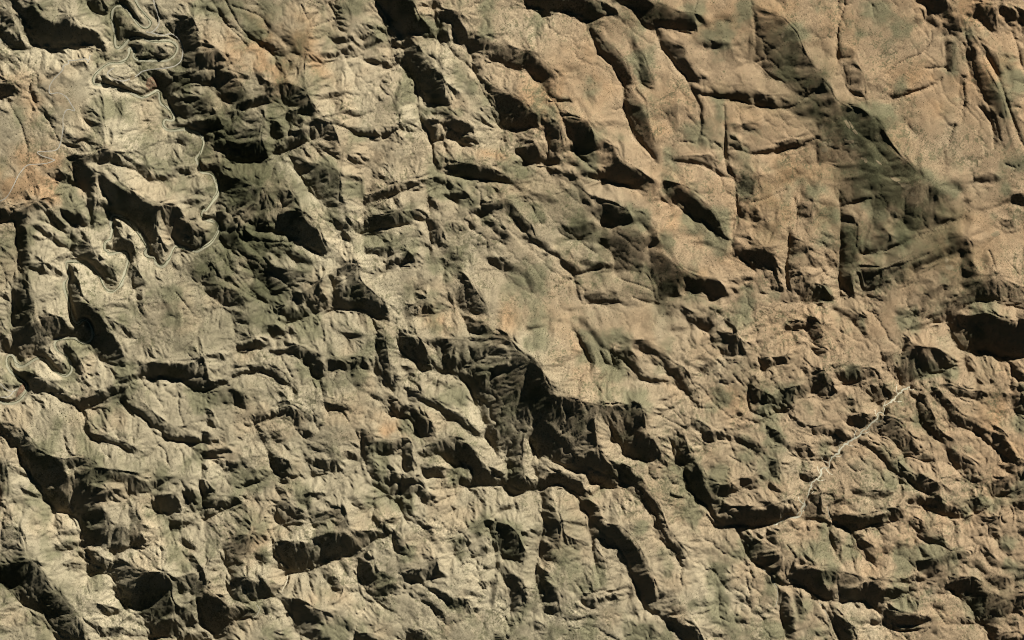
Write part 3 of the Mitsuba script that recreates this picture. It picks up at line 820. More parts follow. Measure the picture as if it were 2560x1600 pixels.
d 12,46 22,48 30,44 40,48 50,46 56,50 52,56 46,54 40,58 32,60 24,58 20,54 16,50
k 22,53 30,53 40,54 46,56 40,58 32,60 24,58
k 14,49 22,50 20,55
d 0,48 8,50 14,60 12,70 8,76 0,75
k 0,52 6,53 8,60 4,66 0,66
k 3,73 11,74 8,75
d 82,32 88,28 94,26 102,24 110,26 118,30 124,35 128,40 127,44 120,46 114,50 106,51 102,50 98,54 92,56 88,62 80,64 74,58 70,50 68,46 76,44 80,38
k 88,28 94,27 100,32 106,38 112,44 114,50 108,51 102,49 98,46 92,40 88,36
k 120,34 126,38 128,44 122,44 119,39
k 69,46 74,45 78,48 72,49
k 124,6 129,14 136,22 139,28 136,29 130,22 126,15
d 120,0 140,0 160,0 164,10 160,16 158,26 150,30 140,30 136,22 128,12 122,6
k 158,0 175,0 186,6 187,0 193,0 193,35 186,35 180,34 174,34 170,34 164,30 158,28 158,20 160,10
k 170,34 176,40 176,44 172,36
d 136,34 142,38 146,46 148,51 142,48 138,42
d 180,44 188,48 193,54 193,60 188,54 182,52
d 182,60 188,64 193,76 193,90 188,90 184,82 180,72 182,66
d 118,58 122,60 126,66 134,64 142,70 150,66 156,72 152,76 146,74 138,72 130,73 124,68 112,62
k 113,60 122,60 126,62 120,63
k 134,67 140,70 142,74 136,72
d 97,62 104,64 110,66 116,72 122,76 126,80 130,88 136,94 144,94 150,98 155,104 155,110 150,108 146,100 140,100 134,102 128,103 124,100 120,92 116,84 110,76 104,68
k 104,67 110,68 114,74 108,74
k 120,88 126,92 124,100 120,94
k 139,93 146,96 154,102 156,106 172,106 176,112 180,118 184,124 188,131 193,137 190,136 182,128 176,120 168,112 160,108 154,109 150,108 146,101 141,99
d 156,104 166,104 174,108 178,116 182,126 190,134 192,138 180,138 174,134 170,124 164,114 160,110
k 86,66 92,72 90,70
d 92,74 100,70 102,78 104,86 108,96 112,104 118,110 124,114 130,124 138,132 140,135 130,136 124,134 122,128 120,118 114,112 108,108 102,102 98,100 94,94 93,84
k 94,98 102,102 110,104 116,110 122,116 120,119 112,113 104,108
d 58,88 66,92 74,94 80,104 88,112 94,122 92,128 104,128 110,134 100,134 90,130 82,130 76,122 68,114 62,108 56,110 48,104
k 50,104 56,108 60,107 58,110 52,106
d 57,60 66,66 72,72 66,76 60,80 54,80 48,78 50,70 46,66
k 58,90 66,93 58,94
k 62,83 68,88 64,88
d 32,74 36,80 30,81 20,78
k 22,94 30,90 34,88 42,90 46,98 40,102 36,100 30,98 26,95
k 45,94 52,92 56,94 50,95
k 14,103 20,102 28,108 32,113 26,115 20,114 16,108
d 0,98 6,103 12,106 18,112 22,118 12,112 4,108
k 6,115 12,115 20,117 18,120 10,118
k 34,108 40,108 36,110
d 36,114 44,114 52,118 60,122 68,130 74,134 80,140 88,150 90,151 78,151 72,144 66,142 60,134 56,128 48,122 40,120
k 38,115 46,116 54,124 64,130 58,128 50,122 42,120
k 0,128 8,129 16,127 14,131 6,133 0,131
d 20,124 24,126 22,130
k 3,135 10,134 8,138
k 60,138 70,140 80,148 88,151 78,151 70,143 62,140
d 176,137 184,140 193,146 193,151 182,148
d 124,136 132,136 138,134 144,138 150,148 144,144 136,142 130,142
v 182,44 182,54 180,66
v 8,122 14,126
v 26,136 34,144 40,142
v 152,28 160,46 162,60
W 86,64 80,65 76,69 72,73 66,78 60,82 62,87 58,88 55,89
W 55,89 58,93 52,96 48,97 46,102 40,104 38,108 34,112 26,115 20,120 18,126 14,130 10,133 10,140 2,139 2,146 0,149
W 124,40 124,50 116,51 108,51 103,50 98,56 93,60 96,62 87,64
T 0 3
d 32,0 86,0 85,8 88,14 93,20 98,28 102,34 103,44 103,55 100,62 92,64 80,62 77,54 76,44 73,36 70,34 66,32 60,30 54,31 50,29 48,23 43,20 40,12 36,7
k 33,0 40,4 46,8 56,8 60,12 64,20 66,30 60,31 55,30 52,33 48,23 44,21 40,12
k 66,16 72,10 78,2 86,4 85,14 90,22 96,30 102,36 92,38 84,34 76,34 72,35 68,28
k 74,36 82,40 86,46 94,44 102,48 103,54 96,58 84,60 78,56 76,46
k 86,8 94,4 100,7 94,8 100,10 108,9 117,9 110,14 102,18 98,22 90,21 86,16
d 118,0 140,2 160,0 152,6 144,10 134,10 124,8 118,14 120,4
d 120,10 128,4 138,5 142,8 134,12 126,16 120,16
k 142,20 150,15 158,14 168,14 170,22 170,29 162,30 156,30 150,31 147,27 144,24
d 121,26 126,27 130,36 136,44 138,48 130,48 122,38
k 121,36 126,46 134,54 137,60 130,62 122,61 123,50
d 104,46 110,42 118,43 122,50 124,62 118,66 112,60 104,58
k 101,60 108,60 114,61 122,63 116,69 108,74 106,68 102,66
k 156,34 162,33 168,38 176,38 184,38 188,42 178,42 170,42 168,48 163,49 160,42
k 172,10 180,12 184,22 188,34 186,36 181,24 178,16
k 166,54 172,56 178,60 183,66 180,67 174,62 168,57
k 188,0 193,4 193,20 190,12
k 68,58 76,59 78,61 72,64
d 56,50 66,46 76,50 72,54 60,52
d 50,62 62,58 70,60 70,66 60,68 50,66
d 28,42 34,39 42,40 38,42
k 41,41 46,42 44,43
d 11,11 16,11 23,13 18,15
d 14,22 24,18 28,19 20,22
k 72,68 78,66 86,67 94,71 90,73 84,73 80,74 76,70
d 80,74 94,73 100,76 106,78 107,87 104,88 98,86 92,90 86,92 82,88
k 82,82 88,76 96,75 102,80 106,87 102,88 96,86 90,90 86,91 82,88
d 108,76 116,76 124,80 132,84 138,86 140,90 148,86 156,86 160,92 164,96 167,100 162,106 160,112 166,118 172,120 170,126 160,128 152,130 146,136 136,128 130,122 124,114 120,126 118,118 112,112 109,106 108,98 106,88
k 107,96 110,100 122,100 128,104 124,112 120,118 122,122 120,125 118,118 114,112 110,108
k 130,96 138,88 150,86 158,88 166,98 160,104 154,108 146,112 138,116 128,116 122,112 130,106
k 128,134 134,132 140,134 148,131 156,132 166,130 170,136 172,148 170,151 164,146 158,144 154,150 142,150 140,142 134,138
d 166,120 176,118 182,130 186,140 178,142 172,134
k 180,112 184,118 182,130 186,138 181,136 179,122
k 181,102 184,108 184,112 181,108
k 188,82 193,90 193,94 189,90
d 168,96 178,88 188,92 193,104 193,112 184,108 178,104 172,110
d 186,110 193,112 193,140 188,132
d 0,80 6,80 18,76 30,76 38,82 41,92 44,100 50,106 58,111 64,118 70,124 76,132 80,140 83,151 61,151 56,144 48,142 46,138 45,132 42,126 38,124 28,122 22,116 16,108 12,104 8,100 4,98 0,98
k 16,104 22,104 30,112 42,116 50,114 42,122 28,122 22,116
k 42,124 52,120 58,120 60,126 50,130 45,128
k 0,82 8,80 16,86 22,92 12,100 4,98 0,96
k 52,138 58,140 70,146 80,151 61,151 56,144
k 47,143 54,142 60,151 52,148
m 0,0 8,2 9,12 2,30 0,30
m 12,44 18,42 24,56 24,70 20,68
m 64,78 78,76 80,84 70,88 62,86
d 104,124 112,122 118,123 112,128 100,126
k 98,100 102,101 108,104 104,104
d 28,128 34,132 38,140 34,144 31,136
d 92,150 100,142 110,138 118,140 122,130 130,126 136,127 128,132 118,140 112,146 104,148
d 170,60 176,72 178,78 174,74
v 146,30 150,46 152,60 152,80
v 166,62 160,72 154,80
v 150,72 142,66 136,62
k 155,140 160,144 158,150 154,150
k 172,148 182,145 193,146 193,151 174,151
T 1 3
k 32,4 38,1 44,1 48,2 54,0 59,0 52,4 46,4 42,6 36,6
k 0,7 6,7 11,11 6,10 2,12
k 75,0 82,0 80,2
d 20,18 28,14 34,18 33,22 26,26 22,22
k 12,19 18,19 21,22 24,26 30,23 34,19 32,22 26,27 22,28 17,26 13,24
k 0,36 6,33 12,33 8,36 2,39
d 0,20 6,16 12,22 14,28 8,34 0,34
d 66,20 74,18 82,24 92,30 96,36 90,42 84,44 78,42 70,42 66,34 68,26
k 69,40 76,36 84,36 86,42 84,44 78,41 70,42
k 94,13 100,11 108,11 116,15 108,15 100,16 96,14
d 90,18 96,12 100,16 96,24 92,22
k 96,20 100,22 101,27 97,28
d 107,32 114,30 120,26 130,25 134,36 136,44 128,48 120,46 124,36 116,36 112,44 108,40
k 110,42 113,44 112,45
d 98,36 104,34 110,44 102,46
d 134,17 140,17 146,22 152,27 159,30 150,28 142,24
k 158,17 160,20 160,30 158,24
k 154,0 158,3 162,8 160,7 156,4
k 182,0 193,0 193,20 188,15 185,6
k 181,4 184,8 182,14 190,18 184,21 180,22
d 184,22 193,22 193,36 186,36
d 162,2 180,2 180,14 176,16 168,12
k 156,34 162,33 165,37 170,46 176,52 174,54 166,52 160,55 152,54 142,51 138,48 148,47 158,48 163,47 162,42 158,38
k 168,39 176,37 181,41 179,43 174,41 170,43
k 176,48 180,54 186,64 190,67 184,64 178,58
d 178,46 186,56 192,66 186,70 180,66 178,56
k 100,57 106,53 112,50 118,48 124,48 132,49 137,52 140,58 142,62 151,66 148,69 142,71 138,73 133,72 130,69 125,71 120,74 115,75 113,68 112,62 106,60
d 136,51 146,52 154,54 160,57 158,63 152,66 142,62 138,56
k 68,62 72,58 80,59 90,59 96,62 102,66 104,70 104,84 100,86 96,76 95,86 92,88 90,80 88,76 90,84 87,88 80,85 78,76 74,70 68,66
k 63,60 68,68 68,80 72,88 80,86 82,90 74,90 69,86 66,74 64,68
d 68,66 74,68 80,78 82,86 76,82 70,76
d 94,60 104,60 112,63 114,72 110,80 106,86 104,70 100,64
d 18,60 30,56 44,54 40,66 30,78 26,84 18,82 20,70 14,66
d 18,54 30,51 42,52 34,56 22,56
d 46,70 54,69 62,72 58,74 50,72
d 46,72 58,76 60,80 54,82
k 48,69 56,70 63,72 58,74
d 20,85 30,84 34,85 26,86
k 21,94 30,91 38,93 46,96 49,102 49,108 42,104 34,100 28,98
d 22,96 32,92 44,94 49,104 50,112 42,118 30,116 22,110 20,104
k 49,89 55,95 60,104 63,110 60,112 56,110 53,114 50,110 49,100
k 62,102 68,104 73,105 70,107 65,106
d 58,96 66,100 75,102 72,106 64,104
k 0,104 8,109 16,112 20,117 22,120 30,118 38,120 46,124 50,128 46,130 40,130 34,132 28,134 24,138 21,146 18,150 10,149 4,143 0,140
d 0,120 10,120 18,120 20,128 18,136 16,142 6,140 0,136
k 18,132 26,128 29,134 24,136 19,136
d 52,120 60,118 62,126 56,128
k 68,110 74,112 82,115 88,113 94,116 100,120 106,126 110,131 106,134 98,135 90,134 86,136 84,132 80,126 75,120 72,115
d 92,118 102,120 110,124 118,128 114,132 108,132 104,140 112,144 106,150 90,148 84,142 84,136 88,134 96,136
d 108,84 116,83 122,90 126,102 122,108 118,100 114,92
d 140,74 148,74 154,78 160,88 164,94 158,98 150,98 144,94 143,84
k 146,78 154,76 158,84 163,94 159,92 155,88 152,84
d 124,70 128,74 134,80 136,92 132,88 128,80
k 144,98 148,100 152,108 158,114 160,117 155,115 150,108
d 150,104 160,102 172,98 180,103 186,104 176,106 168,110 160,112
k 174,99 180,99 188,103 182,104
k 164,114 174,110 172,114 166,115
k 186,90 193,86 193,96 188,94
d 180,92 193,86 193,98 184,96
d 166,118 174,120 180,128 184,132 178,128 172,124
d 128,132 136,138 142,144 136,144 130,138
k 140,147 152,146 160,149 168,151 142,151
k 106,148 114,148 120,150 106,151
v 56,36 58,46 62,54 64,60
v 63,42 66,54
v 48,0 50,8 44,16
v 98,92 100,104 106,112
v 8,84 4,96 2,104
v 88,96 84,104
d 64,148 72,147 78,151 66,151
k 82,134 86,140 92,146 88,146 84,142
W 78,89 78,96 74,102 73,106
W 49,118 52,122 50,127 46,130
T 2 3
k 0,0 10,0 13,4 15,10 18,13 24,14 26,17 20,19 16,22 12,22 10,17 6,13 2,12
k 46,0 62,0 64,5 62,7 59,5 55,7 50,4 47,6
k 68,0 96,0 104,4 112,2 118,5 120,8 117,10 112,9 108,11 104,13 100,13 95,12 90,8 87,3 80,5 74,2
k 120,0 126,2 132,6 134,10 130,12 125,11 121,7
k 128,0 162,0 166,6 170,14 168,18 162,18 158,12 154,7 150,6 147,2 140,4 134,6
k 176,0 193,0 193,7 187,8 182,6
k 158,24 166,21 173,20 178,26 180,29 172,32 168,31 162,27
k 167,34 174,33 180,35 184,40 180,41 173,40 169,38
d 168,40 176,39 184,42 190,48 193,52 193,62 188,62 180,56 174,56 170,50 168,46
k 186,44 193,44 193,62 187,60 182,57 174,55 178,50 188,52
d 125,14 132,20 138,30 142,38 144,44 142,56 140,64 132,60 128,46 127,34 125,24
k 127,32 136,34 142,42 143,48 134,46 128,40
d 80,30 86,26 94,24 102,20 100,24 92,29 84,32 76,30
k 84,30 92,26 102,20 96,27 87,31
d 66,38 74,38 80,42 76,44 70,44 60,52 66,54 60,56 54,52 60,46
k 68,39 76,40 80,43 74,43
k 58,50 64,48 69,54 62,54
d 44,58 50,56 56,62 50,66
d 48,52 54,54 58,62
k 0,35 8,38 14,42 20,46 24,53 26,54 20,52 14,46 6,40
k 17,57 22,60 25,62 20,60
d 13,48 18,54 24,60 20,60 16,56
d 32,62 42,60 50,66 42,72 36,68
k 67,63 72,62 78,66 72,67
d 64,64 74,62 78,66 70,72 64,72
d 83,40 90,44 94,46 88,50 84,48
d 84,50 96,48 104,54 107,64 107,74 98,76 88,74 84,64 82,58
k 85,70 96,70 90,73
k 90,60 96,60 94,64
d 104,52 110,49 120,46 126,52 120,54 112,50
k 122,62 130,64 133,68 128,67 123,64
d 122,60 128,60 134,66 134,74 128,82 124,80 122,70
d 82,78 90,80 98,86 104,90 107,100 110,110 108,116 104,110 100,100 94,98 90,92 84,84
k 90,90 100,90 107,100 109,110 107,112 104,104 98,98 92,96
d 78,94 84,98 82,108 80,118 76,120 77,106
d 94,98 100,102 106,112 102,124 96,130 96,116 94,106
d 118,80 122,84 126,92 130,98 140,104 128,106 124,108 120,96
k 119,86 124,92 127,100 128,107 124,106 121,98
d 126,108 136,104 140,110 140,116 130,116 124,112
k 131,116 140,114 138,116
m 160,96 166,86 170,76 168,88 168,98
d 172,62 176,66 182,74 186,82 184,88 178,80 174,70
m 172,48 180,60
d 24,86 32,88 38,94 30,92 22,91
k 0,86 6,88 12,92 16,96 10,96 4,98 0,97
d 8,86 18,78 24,72 28,84 24,90 18,94
d 16,102 22,101 30,104 36,110 44,112 56,114 54,118 44,120 40,120 36,114 28,106 18,105
k 16,103 22,102 28,106 34,112 40,119 36,117 30,110 22,105 18,106
d 6,106 14,108 16,110 10,111
k 0,102 4,103 8,108 16,109 12,111 6,107
d 14,116 22,116 28,122 34,130 38,138 40,144 34,134 30,130 24,124 20,119
k 14,117 22,116 26,122 32,130 34,134 30,130 24,124 21,118
d 40,120 48,128 52,130 46,130
d 62,114 76,113 74,115 64,116
d 160,110 172,112 182,113 188,112 186,115 178,118 170,120 164,118
k 187,110 193,108 193,113 188,114
k 166,118 172,120 176,124 171,122
d 147,128 156,130 166,130 174,128 172,131 162,133 150,134
d 146,138 152,142 156,145 150,142
d 116,132 124,140 122,142 116,138
d 124,118 136,120 142,124 132,126 126,124
d 0,140 6,142 14,146 20,150 20,151 0,151
k 4,143 14,146 21,151 8,151
d 80,146 88,148 96,147 88,151 78,151
v 174,56 172,66 168,76
v 30,4 28,12 26,18
v 40,0 42,10 44,18
v 98,6 108,12 104,20
v 76,12 76,22
v 64,84 56,76 46,84
v 170,108 180,104 190,106
v 166,110 156,96
v 90,132 86,126 94,120
v 69,84 74,86 80,84
T 3 3
k 0,2 8,3 2,6
d 8,0 24,0 28,6 33,14 38,18 42,24 44,32 46,37 46,44 48,50 44,56 40,48 37,42 35,36 33,32 30,24 24,19 18,14 12,10
k 20,14 32,14 38,18 42,24 38,28 32,25 26,18
k 36,38 44,38 47,47 40,47
d 42,48 48,52 52,58 60,62 64,70 64,82 60,80 58,72 55,66 50,62 46,60 43,56
k 48,59 54,59 60,66 56,66 50,62
k 0,45 5,47 10,52 16,58 20,64 24,70 28,78 24,78 18,76 14,72 13,66 8,65 3,64 0,63
d 4,64 14,66 18,74 28,80 33,86 36,94 38,104 42,112 40,118 36,122 30,125 27,120 25,112 22,106 20,98 14,92 10,88 11,84 8,80 5,74
k 12,88 22,88 30,86 35,92 37,100 40,110 36,114 28,112 23,108 20,98
d 40,110 46,106 50,110 44,114
k 69,0 80,0 85,3 87,10 91,16 98,19 103,23 96,22 90,24 84,22 79,18 78,11 72,10 69,7
k 97,14 99,6 106,3 112,5 118,9 116,11 108,14 106,16 98,16
k 119,0 130,0 134,3 126,4 122,6 119,3
d 88,0 96,2 98,10 94,16 90,12
d 124,6 132,4 136,10 130,11
k 90,25 94,26 98,32 102,35 108,37 114,35 118,28 125,25 130,27 138,29 145,29 144,22 152,23 160,25 167,29 174,27 173,31 168,34 160,35 154,40 146,42 138,44 132,46 120,45 115,42 110,44 102,45 96,43 93,36
k 163,18 168,19 170,24 164,22
d 100,24 110,26 116,30 112,36 102,34
k 170,4 178,8 181,12 178,12
d 182,14 193,12 193,34 186,38 180,40 178,36 178,26
k 177,36 186,40 180,41
k 189,35 193,33 193,38
d 113,44 120,50 128,52 136,56 142,66 138,69 130,70 126,76 124,68 122,58 118,52
k 113,44 119,50 127,52 122,54 116,50
k 122,57 128,60 134,66 126,64
k 128,74 134,72 140,69 150,69 155,72 154,78 148,78 144,81 136,80 131,78
d 151,74 160,78 158,86 150,84
k 146,85 154,82 160,82 162,86 152,89 148,88
k 150,92 160,94 164,98 170,100 162,101 155,100 151,97
k 163,92 170,86 178,82 184,82 193,86 193,110 187,106 182,100 176,98 172,95
d 142,46 150,50 154,60 156,66 150,60 146,52
d 155,104 160,105 166,114 168,124 170,134 170,150 164,149 160,138 156,126 153,116
k 156,122 166,128 170,138 168,146 162,138 158,130
d 168,104 174,106 178,118 177,132 174,130 172,118
d 142,88 150,92 149,100 144,98
d 112,108 120,110 130,112 126,115 118,114
k 114,112 122,113 128,113 121,115
k 134,111 142,111 138,112
d 114,128 124,126 136,124 146,122 144,125 134,126 122,127
k 135,126 144,123 142,125 137,127
d 112,134 122,136 128,132 122,130 116,132
k 40,129 46,130 52,132 60,134 68,137 76,138 80,144 83,151 72,151 62,149 60,144 54,140 46,134
d 46,128 56,122 62,120 68,124 60,126 48,130
k 52,120 60,121 62,124 52,124
d 32,136 36,140 36,150 33,151
k 14,125 20,124 24,128 18,129
k 0,108 8,108 12,107 8,110 0,112
d 14,96 18,104 17,112 14,120 13,110
d 88,86 96,82 104,76 106,72 100,80 92,88
d 96,100 108,94 116,92 108,98 98,102
d 40,74 46,70 44,76 40,82
d 92,58 94,66 92,72
v 64,82 62,92 64,100
v 116,94 124,86 130,88
v 124,92 128,108
v 162,60 172,74
v 76,132 80,128
v 96,128 108,134
W 188,0 182,12 182,18 177,26 175,35 169,36 162,34 156,40 150,41
W 139,84 147,88 150,97 155,103 154,115 152,120
T 4 3
k 30,8 36,8 42,11 43,14 48,17 43,17 38,15 32,14
d 44,12 52,8 62,10 70,14 60,17 50,20 46,18
k 8,23 18,18 25,15 25,20 18,22 12,24 10,28
k 63,30 68,26 74,29 80,36 76,39 71,41 66,38 60,37
k 16,36 24,32 32,33 38,35 48,34 56,33 62,32 60,39 55,44 52,41 46,44 38,44 36,48 32,52 28,46 22,41 17,40
k 0,32 6,34 7,38 0,40
k 3,40 10,40 14,42 6,42
d 82,0 96,0 108,2 116,6 112,10 102,10 92,6 86,4
k 84,1 96,5 102,10 92,6
k 84,18 92,15 104,16 114,17 119,22 125,26 134,28 140,36 134,36 126,37 120,34 114,28 108,24 98,24 90,22 86,24
d 126,26 136,28 140,30 140,37 130,36 124,32
d 137,0 150,0 158,2 152,6 144,5 138,3
d 140,22 148,16 156,20 160,26 156,32 148,34 142,28
k 143,22 148,20 148,30 144,28
d 168,0 182,0 180,8 170,16 164,18 162,8
d 180,22 186,18 193,19 193,30 184,30
m 158,40 164,30 172,30 170,48 168,52 160,54
d 84,38 94,36 98,42 104,52 112,52 118,58 120,62 108,58 100,58 96,52 92,47 86,46
k 90,45 98,44 102,54 98,56 94,50
d 127,38 132,44 130,52 128,56
d 138,42 144,52 150,60 152,62 144,56
m 148,40 156,48 152,54
d 170,58 178,62 184,70 193,70 184,72 176,68 170,62
d 190,44 193,46 193,56 188,50
d 126,68 134,66 142,68 142,72 134,75 126,75
d 92,80 102,76 114,74 124,68 126,74 118,80 112,84 106,94 100,90 94,86
k 103,90 108,88 110,93 104,93
k 88,95 96,93 102,94 97,97
d 156,66 166,74 170,82 178,80 193,84 193,88 180,84 172,84 162,82 156,76
d 142,75 150,76 156,84 162,90 152,88
d 154,92 164,92 176,92 178,98 174,103 162,100
d 182,92 193,88 193,94 184,98
d 66,56 74,60 80,64 74,68 72,62
d 50,44 56,42 66,44 66,50 58,46
k 66,46 68,48 66,50
d 34,54 40,56 48,60 52,68 54,78 46,76 40,68 36,62
k 34,54 40,58 48,62 42,62 36,60
d 8,50 14,52 20,60 18,66 24,70 16,68 10,60
d 58,60 66,66 66,72 60,70
d 0,88 6,84 14,82 22,86 30,88 42,90 40,96 30,100 20,100 10,98 4,94
k 14,102 20,101 28,103 36,102 44,100 50,95 56,96 60,101 54,102 50,102 58,106 66,104 74,105 80,106 76,112 68,112 60,111 57,116 54,122 50,122 46,116 43,112 38,115 30,114 24,113 18,108
k 80,105 86,104 86,107 80,108
k 0,94 2,98 8,104 16,108 10,112 4,114 0,110
k 18,112 25,114 26,117 20,114
k 115,100 122,96 128,93 138,92 146,93 150,99 156,104 164,107 158,109 150,108 142,106 136,108 126,106 122,104
d 136,108 150,108 164,107 172,112 178,124 180,128 174,128 168,138 160,140 148,134 146,128 142,120 138,114
k 148,130 156,134 164,138 168,140 168,148 160,142 154,138 148,134
k 158,142 166,144 168,148 162,148
k 104,116 110,118 114,117 116,121 110,124 107,120
k 52,134 58,130 66,128 72,125 80,125 90,128 100,130 104,134 98,137 92,139 84,142 78,140 70,137 62,136
d 52,122 60,118 68,122 74,124 66,128 58,126
k 107,108 114,104 122,107 114,107
k 102,133 108,132 104,135
k 184,108 193,105 193,113 186,112
d 178,112 193,108 193,122 184,128 178,122
k 188,122 193,119 193,124
d 8,118 14,122 20,130 26,136 32,144 35,151 22,151 16,140 10,132 7,124
k 10,133 20,130 26,136 18,138
k 14,139 26,138 32,148 22,151
k 81,145 88,149 84,150
k 64,138 70,144 66,142
d 82,104 90,96 90,106
d 104,144 110,140 112,146 106,147
d 120,138 126,140 124,144
k 172,148 193,148 193,151 172,151
v 70,140 78,146 82,150
v 114,122 120,128
v 104,140 96,146
v 112,126 118,134
W 8,25 9,34 14,40 17,40
W 0,116 3,120 6,124 10,132
T 0 0
F 139,74 144,72 150,77 149,82 141,87 137,83
T 0 2
F 20,60 24,59 23,66 18,71 14,74 15,70
S 0 0 1.0583
b 680,380 700,420 730,480 770,540 810,590 840,600 835,570 800,540 760,490 720,430 700,390
b 840,600 860,640 900,690 920,740 900,720 860,670 835,630
b 830,605 780,640 740,670 700,700 690,695 740,655 790,620
b 965,85 1000,120 1040,170 1080,220 1120,280 1160,330 1190,370 1210,400 1190,390 1150,350 1100,290 1050,230 1010,170 975,120
b 240,200 300,220 360,260 400,300 440,330 420,350 360,340 300,310 250,280 230,230
b 40,110 140,115 235,110 240,150 180,180 120,160 60,150
b 1900,130 1950,200 2000,260 2060,270 2100,320 2160,390 2220,430 2230,400 2170,330 2110,260 2060,220 2000,190 1950,130 1920,90
b 1560,480 1580,560 1600,600 1660,650 1740,660 1700,600 1640,560 1600,500
b 1190,780 1240,830 1280,860 1310,920 1370,935 1440,940 1400,900 1350,880 1320,830 1270,800 1220,760
b 1160,740 1230,700 1180,640 1130,600 1100,620 1130,680
b 1870,420 1900,480 1880,560 1850,540 1840,460
b 1960,400 1975,480 1950,560 1930,600 1920,540 1930,460
b 1300,230 1340,260 1420,330 1480,390 1530,420 1560,430 1520,380 1440,310 1380,250 1330,200
b 0,1030 40,1060 70,1120 110,1180 150,1250 190,1330 230,1400 280,1450 330,1450 290,1410 270,1350 200,1330 180,1260 150,1240 100,1150 60,1080 30,1040
b 360,1200 380,1260 400,1330 440,1340 430,1280 400,1230
b 180,1100 260,1110 340,1120 420,1140 480,1080 470,1100 430,1160 340,1140 250,1125
b 1640,1240 1660,1330 1640,1420 1600,1500 1700,1500 1690,1400 1700,1320 1680,1250
b 1480,1160 1510,1240 1540,1300 1570,1340 1560,1280 1530,1200
b 720,10 740,120 730,220 780,260 830,200 820,100 780,20
b 950,770 1020,740 1070,720 1100,760 1050,790 990,800
b 2290,60 2340,160 2370,260 2390,200 2360,100 2320,50
b 2370,60 2400,200 2419,300 2419,80
b 1100,1010 1140,1050 1180,1110 1150,1100 1100,1060 1060,1020
m 0,1180 30,1230 60,1300 80,1380 50,1370 0,1330
S 1280 0 .9215
V 210,80 225,120 240,150 275,180 300,225 305,260 303,290 320,340 340,385 375,410 385,430
V 390,85 400,120 430,160 460,190 475,210 480,245 520,258 570,265 620,275 680,290 750,297 790,270 830,245
V 495,255 510,290 515,330 505,385
V 578,345 575,420 580,445 605,485 608,540 612,580 600,600 595,650 600,685 630,705 660,735
V 440,440 500,440 540,460 570,480 600,485
V 590,395 640,420 700,415 760,405 830,375
V 885,0 882,80 880,150 878,205
V 890,545 893,620 890,700 885,780 930,800 970,805
V 750,620 750,680 742,740 745,790
V 5,590 30,625 60,660 100,690 130,700 160,740 190,745 240,725
V 165,745 175,780 185,820 200,825 250,820 310,828
V 160,400 200,440 250,485 320,505 350,490
V 440,550 490,590 530,600 570,645 600,655
V 1225,230 1230,290 1190,340
V 1230,90 1250,150 1255,210 1280,260 1310,320 1325,380
V 1270,110 1300,170 1330,230 1350,300 1370,360 1389,400
V 1035,270 1100,245 1150,225
V 950,690 1000,685 1060,660 1130,630 1190,600
V 890,560 930,550 975,540
V 950,790 1000,730 1060,720 1130,690
G 770,75 800,140 830,190 870,250 900,275 960,295 1000,340 1050,400 1100,460 1150,500
G 130,190 200,290 280,370 360,450 400,500 400,600 430,680 470,730 520,760
G 330,60 345,120 360,180 390,230
S 0 800 .9215
V 0,290 40,330 70,400 110,450 150,520 200,530 215,590 240,640 250,690 300,690 310,740 345,800 380,800
V 130,195 190,225 230,245 300,210 340,190 380,150 430,150 500,160 560,150
V 500,165 530,195 580,190 640,155 700,145
V 225,255 240,310 280,330 330,345 360,362
V 330,225 370,250 420,290 450,320 500,335 560,330
V 640,130 700,135 750,160 790,185
V 730,85 790,90 830,115 850,150 865,160 875,200 885,245 945,245
V 690,290 715,330 725,370 740,410 780,430 820,425
V 1020,40 1025,100 1045,150 1060,190
V 1000,200 1040,230 1090,260 1120,270 1140,320
V 1100,190 1140,220 1200,250 1240,270 1280,300 1300,320
V 980,310 985,370 1000,420 1015,450 1010,500 1010,540 1050,580
V 1090,350 1095,400 1085,460 1085,520 1110,550 1180,570
V 740,600 745,650 775,690 850,680 900,650 960,640 1010,600 1060,570 1065,600
V 970,650 970,700 1000,750 1040,780
V 700,690 720,740 760,760 780,800 790,840
V 545,380 545,440 550,500 560,540
V 490,440 520,480 540,530 550,545 600,520 640,500
V 660,450 700,440 740,415
V 1080,690 1130,710 1180,740 1220,770
V 1330,560 1340,640 1360,700 1389,730
V 480,560 500,600 530,630
V 0,700 40,760 90,800 130,840
G 175,380 240,380 330,410 420,420 480,420 520,390 560,360 620,345
G 0,660 60,680 110,720 160,760 210,830 235,868
G 1180,360 1230,325 1280,340 1320,390 1350,420
G 680,580 720,520 780,480
G 1190,590 1260,560 1330,520
S 1280 800 .9215
V 60,400 80,460 120,440 180,480 200,520 230,560 260,590 300,620 320,690 350,750 360,790 420,810 490,850
V 290,400 330,440 370,490 390,540 420,600 450,630 455,660
V 430,330 460,370 470,430 490,470 530,500 545,545 600,560 660,560 740,540 780,530
V 610,565 640,640 660,660 720,690 720,725 780,715 830,750 900,770 960,760 1000,800 1080,835 1130,815
V 720,730 725,790 745,840
V 860,770 880,820 920,850
V 800,540 860,550 900,560 930,575 980,550 1040,550 1075,510
V 270,90 320,120 345,160 370,170 420,165
V 400,120 440,155 470,190 485,210 490,260 480,290 440,320
V 640,160 640,210 640,250 680,265 740,245
V 490,0 500,20 540,40 540,65
V 1090,210 1110,270 1150,320 1190,370 1200,410 1250,440
V 940,330 990,360 1020,400 1080,440 1120,470 1170,490
V 1130,170 1170,230 1210,290 1270,310 1310,350 1370,390
V 1075,500 1110,505 1160,530 1220,540
V 855,560 870,620 900,670
V 930,590 960,640 1000,680
V 80,480 85,560 75,620 65,680 90,740
V 215,600 225,660 240,720
V 170,30 190,70 210,110 210,150
V 1180,730 1250,780 1290,840
